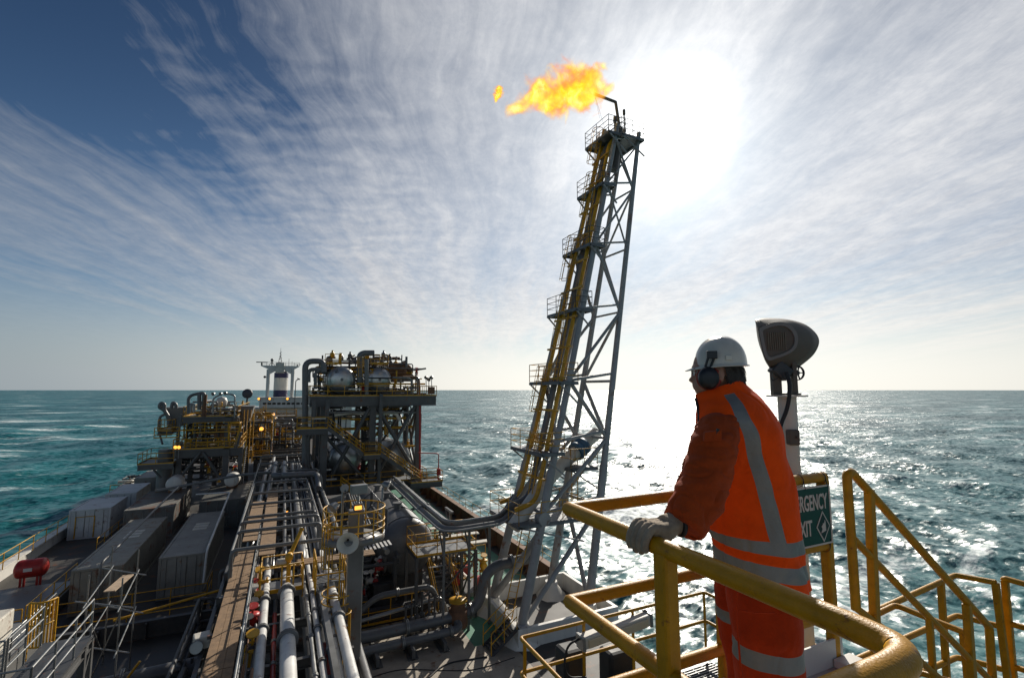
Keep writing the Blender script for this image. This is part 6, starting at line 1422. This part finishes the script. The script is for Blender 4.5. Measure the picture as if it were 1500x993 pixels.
# port laydown platform far aft, below the left module
p = XA(190,718,78)
t = thing('boat_station', (p.x, 78, p.z-3), 'dark railed boat platform overhanging the port side by the left module', 'platform')
a, b = XA(168,718,78), XA(226,718,78); m = MB(); m.box((a.x,76,p.z-.3),(b.x,82,p.z)); m.build('floor', M['dark'], t)
m = MB(); m.rail([(a.x,76,p.z),(b.x,76,p.z),(b.x,82,p.z)], 1.1, .04, 2, 1.5, True); m.build('railing', M['yellow'], t)
clutter(t, (a.x+.5,77,p.z), (b.x-.5,81,p.z+1.4), 14, 301, ('dark','grey','pipe','cream'), .08, .25)
m = MB(); m.bar((a.x+.3,78,p.z-.3),(-16.9,78,p.z-4),.3); m.bar((a.x+.3,81,p.z-.3),(-16.9,81,p.z-4),.3); m.box((-17,76,DZ),(b.x,82,p.z-.31)); m.build('bracket', M['dark'], t)
# ---------------------------------------------------------------- middle module between the two, lit by sodium lamps
Q0 = 86.0
t = thing('process_module', (-1.6, 90, DZ), 'yellow lit pipe deck between the two tall modules, ahead of the bridge', 'process module')
XQ = lambda px, py, Y=Q0: onY(px, py, Y)
for pz, x0, x1 in ((650,378,436),(671,372,438),(614,352,436)):
    deckplate(t, XQ(x0,pz).x, XQ(x1,pz).x, Q0+(pz < 620)*8, Q0+14, XQ(400,pz).z, .6)
for px in (376,386,412,434): col(t, XQ(px,640).x, Q0+.4, DZ, XQ(405,612).z, .5, 'steel' if px == 386 else 'grey', px == 386)
clutter(t, (XQ(374,640).x,Q0+.5,XQ(405,690).z), (XQ(436,640).x,Q0+12,XQ(405,655).z), 48, 401, ('pipe','galv','grey','yellow','steel'), .06, .22)
clutter(t, (XQ(356,640).x,Q0-4,XQ(405,645).z), (XQ(384,640).x,Q0+6,XQ(405,605).z), 46, 402, ('yellow','galv','grey','yellow','steel'), .05, .16)
clutter(t, (XQ(384,640).x,Q0+4,XQ(405,645).z), (XQ(434,640).x,Q0+10,XQ(405,625).z), 20, 403, ('galv','grey','steel','pipe'), .08, .25)
valves(t, (XQ(374,640).x,Q0,XQ(405,690).z), (XQ(436,640).x,Q0+4,XQ(405,625).z), 30, 404)
clutter(t, (XQ(352,640).x,74,-9.5), (XQ(400,640).x,80,-3.2), 50, 411, ('yellow','grey','dark','galv','yellow','brown'), .05, .12)
clutter(t, (XQ(385,640).x,80,-8.6), (XQ(440,640).x,85,-4.4), 44, 412, ('grey','dark','galv','yellow','pipe'), .06, .16)
for zz in (-8.8,-6.4,-4.2):
    m = MB(); m.rail([(XQ(350,640).x,73.8,zz),(XQ(398,640).x,73.8,zz)], 1.1, .045, 3, 1.2, True); m.build('guard_rail', M['yellow'], t)
    m = MB(); m.box((XQ(350,640).x,73.7,zz-.3),(XQ(398,640).x,79,zz-.05)); m.build('deck', M['dark'], t)
for k in range(5): a = XQ(358+k*2,645,Q0-3); stair(t, a+V(0,k*1.2,-1.5+k), a+V(1.8,k*1.2,.2+k), .9) if k % 2 == 0 else None
lit(t, 383, 629, Q0-5, .36); lit(t, 420, 748, 40, .12); lit(t, 364, 760, 40, .12)
# ---------------------------------------------------------------- bridge front, funnel and signal mast
B0 = 150.0
XB = lambda px, py, Y=B0: onY(px, py, Y)
t = thing('accommodation_block', (0, 158, DZ), 'white bridge block with a row of dark windows far aft', 'ship superstructure')
xl, xr = XB(381,600).x-.3, XB(452,600).x+6
z1, z2, z3 = XB(410,583).z, XB(410,597).z, XB(410,640).z
m = MB(); m.box((xl-8,B0+1.2,DZ),(xr+6,B0+16,z2)); m.box((xl,B0-.6,z2),(xr,B0+10,z1)); m.box((xl-9,B0+.8,z2-.3),(xr+7,B0+1.2,z2)); m.build('wall', M['white'], t)
m = MB(); m.box((xl-.4,B0-1.0,z1),(xr+.4,B0+10.4,z1+.25)); m.build('roof', M['white'], t)
for k in range(9):
    px = 387.5+k*7; a, b = XB(px-2.6,592.5,B0-.62), XB(px+2.6,589.5,B0-.62); m = MB(); m.box((a.x,B0-.66,a.z),(b.x,B0-.60,b.z)); m.build('window', M['glass'], t)
a = XB(382,609); m = MB(); m.rail([(xl-8,B0+.3,XB(410,615).z),(xr+6,B0+.3,XB(410,615).z)], 1.1, .06, 2, 2.5, True); m.box((xl-8,B0+.2,XB(410,615).z-.3),(xr+6,B0+1.2,XB(410,615).z)); m.build('balcony', M['yellow'], t)
txm = mat('painted_letters', (.22,.08,.05), .6, var=.2)
q = XB(388,608,B0+1.15); text_mesh('NO SMOKING', 1.15, 1.0, txm, t, 'lettering', (q.x, B0+1.19, q.z-.25), .01, .02)
for px in (379,395,421): lit(t, px, 584, B0-1.2, .38)
t = thing('funnel', (XB(410,575).x, B0+9, z1), 'navy funnel with a broad white band above the bridge', 'funnel')
c = XB(410.3,585,B0+6); ft = XB(410,546,B0+6).z; f1 = XB(410,553.5,B0+6).z; f2 = XB(410,571.5,B0+6).z; fb = z1+.25; fr = (XB(421,575,B0+6).x-XB(400,575,B0+6).x)/2
for a, b, mt_ in ((fb,f2,'navy'),(f2,f1,'white'),(f1,ft,'navy')):
    m = MB(); m.lathe((c.x,B0+6,a),(0,0,1),[(0,fr),(b-a,fr)],32); m.build('band', M[mt_], t)
m = MB(); m.lathe((c.x,B0+6,ft),(0,0,1),[(0,fr*.5),(1.2,fr*.45),(1.2,fr*.3)],16); m.tube([(c.x-1,B0+6,ft),(c.x-1,B0+6,ft+.9)], .3, 8); m.tube([(c.x+1.2,B0+6,ft),(c.x+1.2,B0+6,ft+.7)], .25, 8); m.build('uptake', M['dark'], t)
t = thing('signal_mast', (XB(410,575).x, B0+1, z1), 'white goalpost signal mast with radar scanners around the funnel', 'mast')
xa, xb_, zc = XB(391.5,575).x, XB(427.5,575).x, XB(410,541).z
for x in (xa, xb_): m = MB(); m.tube([(x,B0+1,z1+.25),(x,B0+1,zc)], .42, 12, r2=.5); m.build('post', M['white'], t)
m = MB(); y = B0+1
e0, e1 = XB(380,575).x, XB(437,575).x
pts = [(e0,zc+.9),(e0+2.2,zc-.1),(xa-.5,zc-1.0),(xa+.6,zc-1.2),(xa+2.2,zc-.2),(xb_-2.2,zc-.2),(xb_-.6,zc-1.2),(xb_+.5,zc-1.0),(e1-1.6,zc-.1),(e1,zc+.9),(e1,zc+1.1),(e0,zc+1.1)]
m.add([(a,y-.4,b) for a, b in pts]+[(a,y+.4,b) for a, b in pts], [tuple(range(12)), tuple(range(23,11,-1))]+[(i,i+12,(i+1)%12+12,(i+1)%12) for i in range(12)]); m.build('crosstree', M['white'], t)
m = MB(); m.rail([(e0,y-.4,zc+1.1),(e1,y-.4,zc+1.1)], .9, .05, 2, 1.5, False); m.build('railing', M['steel'], t)
a, b = XB(375,530), XB(392,530); m = MB(); m.box((a.x,y-.15,a.z-.12),(b.x,y+.15,a.z+.12)); m.tube([((a.x+b.x)/2,y,zc+1.1),((a.x+b.x)/2,y,a.z)], .28, 10, r2=.12); m.build('radar_scanner', M['steel'], t)
a, b = XB(431,533.5), XB(440.5,533.5); m = MB(); m.box((a.x,y-.12,a.z-.08),(b.x,y+.12,a.z+.08)); m.tube([((a.x+b.x)/2,y,zc+1.1),((a.x+b.x)/2,y,a.z)], .2, 10, r2=.1); m.build('radar_scanner', M['steel'], t)
c = XB(398.5,527); m = MB(); m.lathe(V(c.x,y,c.z), (0,0,1), [(-.5,.05),(-.35,.35),(0,.42),(.35,.3),(.42,.02)], 14); m.tube([(c.x-.7,y,zc+1.1),(c.x,y,c.z-.4)], .08, 6); m.tube([(c.x+.7,y,zc+1.1),(c.x,y,c.z-.4)], .08, 6); m.tube([(c.x,y,zc+1.1),(c.x,y,c.z-.4)], .16, 6); m.build('radome', M['steel'], t)
a, b = XB(410,538), XB(410,509); m = MB(); w = .55
for sx, sy in ((-1,-1),(1,-1),(1,1),(-1,1)): m.tube([(a.x+sx*w,y+sy*w,zc+1.1),(a.x+sx*w*.35,y+sy*w*.35,XB(410,523).z)], .06, 5)
for k in range(5): z = zc+1.1+k*.85; ww = w*(1-.13*k); m.tube([(a.x-ww,y-ww,z),(a.x+ww,y-ww,z+.5)], .05, 4); m.tube([(a.x-ww,y-ww,z),(a.x+ww,y-ww,z)], .05, 4)
m.tube([(a.x,y,XB(410,524).z),(a.x,y,b.z)], .12, 6, r2=.03); m.build('lattice_topmast', M['grey'], t)
m = MB(); m.box((a.x-1.1,y-.8,zc-1.0),(a.x+1.1,y+.8,zc+1.9)); m.build('mast_house', M['cream'], t, bevel=.15)
for px, py in ((418.5,531),(423.5,525),(428,529),(406,531)): c = XB(px, py); m = MB(); m.tube([(c.x,y,zc+1.1),(c.x,y,c.z)], .05, 5); m.build('aerial', M['grey'], t)
c = XB(389,552); m = MB(); m.lathe(V(c.x-.2,y-.3,c.z), (0,-1,0), [(-.3,.3),(.3,.35)], 10); m.build('lamp', M['dark'], t)
t = thing('lamp_post', (XB(432,575).x, B0-2, z1), 'slim lamp post with a bent top right of the funnel', 'lamp post'); p = XB(432,585,B0-2)
m = MB(); m.tube([(p.x,B0-2,z2-4),(p.x,B0-2,XB(410,557,B0-2).z),(XB(437,575,B0-2).x,B0-2,XB(410,555,B0-2).z)], .12, 8, bend=.6); m.build('pole', M['grey'], t); m = MB(); m.obox(XB(437.5,555,B0-2), (.8,.4,.3), (0,.4,0)); m.build('head', M['dark'], t)
c = XB(362.5,576.5,110); t = thing('dish_aerial', (c.x, 110, c.z-3), 'dark round dish seen between the left module and the funnel', 'dish aerial')
m = MB(); m.lathe(c, V(.15,-1,.1), [(.25,.001),(.22,.45),(.12,.75),(0,.95),(-.08,.95),(-.02,.7)], 28, False); m.lathe(c, V(.15,-1,.1), [(-.10,.001),(-.09,.93)], 28, False); m.build('dish', M['hull'], t); m = MB(); m.tube([c+V(0,.2,-.2), c+V(0,.3,-14)], .18, 8); m.build('pole', M['grey'], t)
# ---------------------------------------------------------------- port fore deck: gangway, gate, scaffold, trench pipes
GZ = -7.6
t = thing('gangway', (-7, 17.6, GZ-1), 'grey steel gangway with tubular railings at the lower left', 'gangway')
P = [V(-14,17.6,GZ),V(-5.08,17.6,GZ),V(-5.04,19.6,GZ)]
m = MB(); m.sheet([(-14,15.6,GZ),(-5.0,15.6,GZ),(-5.0,17.65,GZ),(-14,17.65,GZ)], .06); m.sheet([(-6.2,17.66,GZ),(-5.0,17.66,GZ),(-5.0,19.9,GZ+.01),(-6.2,19.9,GZ+.01)], .06); m.build('floor', M['dark'], t)
for a, b in ((V(-14,17.62,GZ),V(-6.25,17.62,GZ)),(V(-5.05,15.7,GZ),V(-5.05,19.8,GZ)),(V(-6.22,17.7,GZ),V(-6.22,19.8,GZ)),(V(-14,15.7,GZ),V(-5.05,15.7,GZ))):
    for z in (1.1,.74,.38): m = MB(); m.tube([a+V(0,0,z), b+V(0,0,z)], .028, 8); m.build('rail', M['galv'], t)
    n = round((b-a).length/1.3)
    for i in range(n+1): p = a.lerp(b, i/n); m = MB(); m.tube([p-V(0,0,.1), p+V(0,0,1.1)], .028, 8); m.build('post', M['galv'], t)
m = MB()
for x, y in ((-5.05,15.7),(-5.05,19.2),(-5.05,19.8),(-9,17.5),(-13,17.5)): m.bar((x,y,DZ),(x,y,GZ-.07),.16,.16,(0,1,0))
m.ibeam((-5.05,15.6,GZ-.2),(-5.05,19.9,GZ-.2),.14,.26); m.ibeam((-14,17.5,GZ-.2),(-5.2,17.5,GZ-.2),.14,.26); m.build('support', M['grey'], t)
m = MB(); m.bar((-5.05,17.4,DZ+2.0),(-5.05,19.8,GZ-.3),.1); m.bar((-5.05,15.7,GZ-.3),(-5.05,19.2,DZ+2.0),.1); m.build('brace', M['grey'], t)
gl = mat('bright_tank', (.5,.49,.45), .4, var=.2, stain=.3)
for x0, x1, z, r, l, y in ((-12,-5.6,-10.2,.55,'pale horizontal drum under the gangway end',18.6),):
    t = thing('tank', (-8.8, y, z-r), l, 'tank'); m = MB(); m.vessel((x0,y,z),(x1,y,z),r,24,.5); m.build('shell', gl, t)
    for x in (-11,-7): m = MB(); m.box((x-.1,y-.45,DZ),(x+.1,y+.45,z-r*.7)); m.build('saddle', M['grey'], t)
# yellow hooped gate
t = thing('ladder_gate', (-7.5, 23.8, -9.6), 'yellow barred ladder gate standing beside the grey gangway', 'gate')
ga, gb = onZ(38,948,-9.4), onZ(78,938,-9.4); 
m = MB(); gw = gb-ga; nrm = V(-gw.y, gw.x, 0).normalized()
bars = 9; top = 1.55; pts = []
for i in range(bars): f = i/(bars-1); pts.append(ga.lerp(gb, f) - nrm*.28*math.sin(math.pi*f))
for p in pts: m.bar(p, p+V(0,0,top), .05, .03)
m.build('bar', M['yellow'], t)
for z in (0,.75,top): m = MB(); m.tube([p+V(0,0,z) for p in pts], .035, 8); m.build('hoop', M['yellow'], t)
for p in (ga, gb): m = MB(); m.tube([p-V(0,0,3.6), p+V(0,0,top)], .05, 8); m.build('upright', M['yellow'], t)
# equipment beneath the gangway at the far left
t = thing('winch_house', (-12, 26, DZ), 'grey steel winch house in the shade at the left edge', 'deckhouse')
m = MB(); m.box((-17,24.5,DZ),(-9.5,31.5,-10.9)); m.build('wall', M['steel'], t, bevel=.04)
m = MB(); m.rail([(-17,24.5,-10.9),(-9.5,24.5,-10.9),(-9.5,31.5,-10.9)], 1.1, .03, 3, 1.5, True); m.build('railing', M['galv'], t)
m = MB(); m.obox((-15.3,31.4,-12.0),(.5,.25,.5),(0,0,0)); m.obox((-11.2,24.44,-11.9),(.7,.04,1.4),(0,0,0)); m.build('hatch', M['dark'], t)
cb = onZ(4,893,-9.3); t = thing('locker', (cb.x-.9, cb.y, -10.9), 'cream locker on the roof of the grey winch house at the left edge', 'locker'); m = MB(); m.box((cb.x-2.2,cb.y-.6,-10.9),(cb.x+.15,cb.y+.7,-9.5)); m.build('case', M['cream'], t, bevel=.06); m = MB(); m.box((cb.x-2.2,cb.y-.63,-9.9),(cb.x+.15,cb.y-.602,-9.8)); m.build('lid_seam', M['dark'], t)
# scaffold of tubes with a plank
t = thing('scaffold', (-6.2, 27, DZ), 'scaffold of thin steel tubes with one sunlit plank in front of the containers', 'scaffold')
sc = [(-7.2,30.4),(-5.55,25.2),(-5.9,29.2),(-6.9,26.2)]
for x, y in sc: m = MB(); m.tube([(x,y,DZ),(x,y,-7.6)], .03, 6); m.build('standard', M['galv'], t)
for a, b in ((0,2),(2,1),(1,3),(3,0)):
    for z in (-8.7,-10.4):
        p, q = V(*sc[a],z), V(*sc[b],z); d = (q-p).normalized()*.6; m = MB(); m.tube([p-d, q+d], .03, 6); m.build('ledger', M['galv'], t)
m = MB(); m.tube([V(*sc[3],DZ+.3), V(*sc[1],-9)], .03, 6); m.tube([V(*sc[0],DZ+.3), V(*sc[3],-9)], .03, 6); m.build('brace', M['galv'], t)
m = MB(); pa, pb = onZ(160,866,-8.62), onZ(188,842,-8.62); m.bar(pa, pb, .42, .05); m.build('plank', mat('plank_pale', (.42,.31,.21), .8, var=.3, scale=6, bump=.2), t)
# big pipes in the trench
for k, (y, z, r, l) in enumerate(((21.5,-11.6,.55,'fattest dark pipe in the trench under the gangway'),(23.6,-12.0,.42,'dark pipe in the middle of the trench'),(26.0,-12.2,.36,'dark pipe deepest in the trench below the containers'))):
    pipe_thing(l, [(-13,y,z-.3),(-9,y,z-.3),(-7.5,y+.3,z),(-2.4,y+.6,z)], r, 'pipe', (3,7.5), 1.0, 'dark pipes in the port trench', seg=18)
pipe_thing('thin yellow pipe above the dark trench', [(-6.8,29.8,-10.9),(-2.2,31.0,-10.6)], .06, 'yellow', (), .3)
y_ = onZ(205,968,-11.0); pipe_thing('short yellow bar slanting out of the trench', [onZ(187,992,-11.6), onZ(205,968,-11.0)], .05, 'yellow', (), .3)
c = onZ(288,948,-8.6); t = thing('floodlight', (c.x, c.y, c.z-2), 'lit floodlight hanging beside the timber walkway', 'floodlight')
deck_lamp(c, (-.2,-1,.3), t, .20, True); m = MB(); m.tube([c+V(.1,.3,0), c+V(.25,.3,-2.2)], .05, 8); m.build('bracket', M['grey'], t); m = MB(); m.obox(c+V(.1,.35,.05), (.5,.5,.4), (0,0,.2)); m.build('housing', M['cream'], t, bevel=.04)
t = thing('rack_machinery', (-3.1, 20, DZ), 'dark pumps and conduits in the gap left of the timber walkway', 'machinery')
clutter(t, (-3.6,14,DZ+.4), (-2.4,34,-10.6), 22, 501, ('dark','dark','grey','dark'), .05, .14)
t = thing('rack_fittings', (-.4, 20, -9.5), 'row of small valves and drain pipes under the walkway hand rail', 'pipe fittings')
clutter(t, (-.78,13,-8.9), (-.42,27,-8.0), 22, 503, ('galv','grey','brown','pipe'), .025, .05); valves(t, (-.75,13,-8.8), (-.5,26,-8.2), 12, 504)
# ---------------------------------------------------------------- raise everything from eye-relative to sea-relative heights
for o in ROOTS:
    o.location.z += EYE
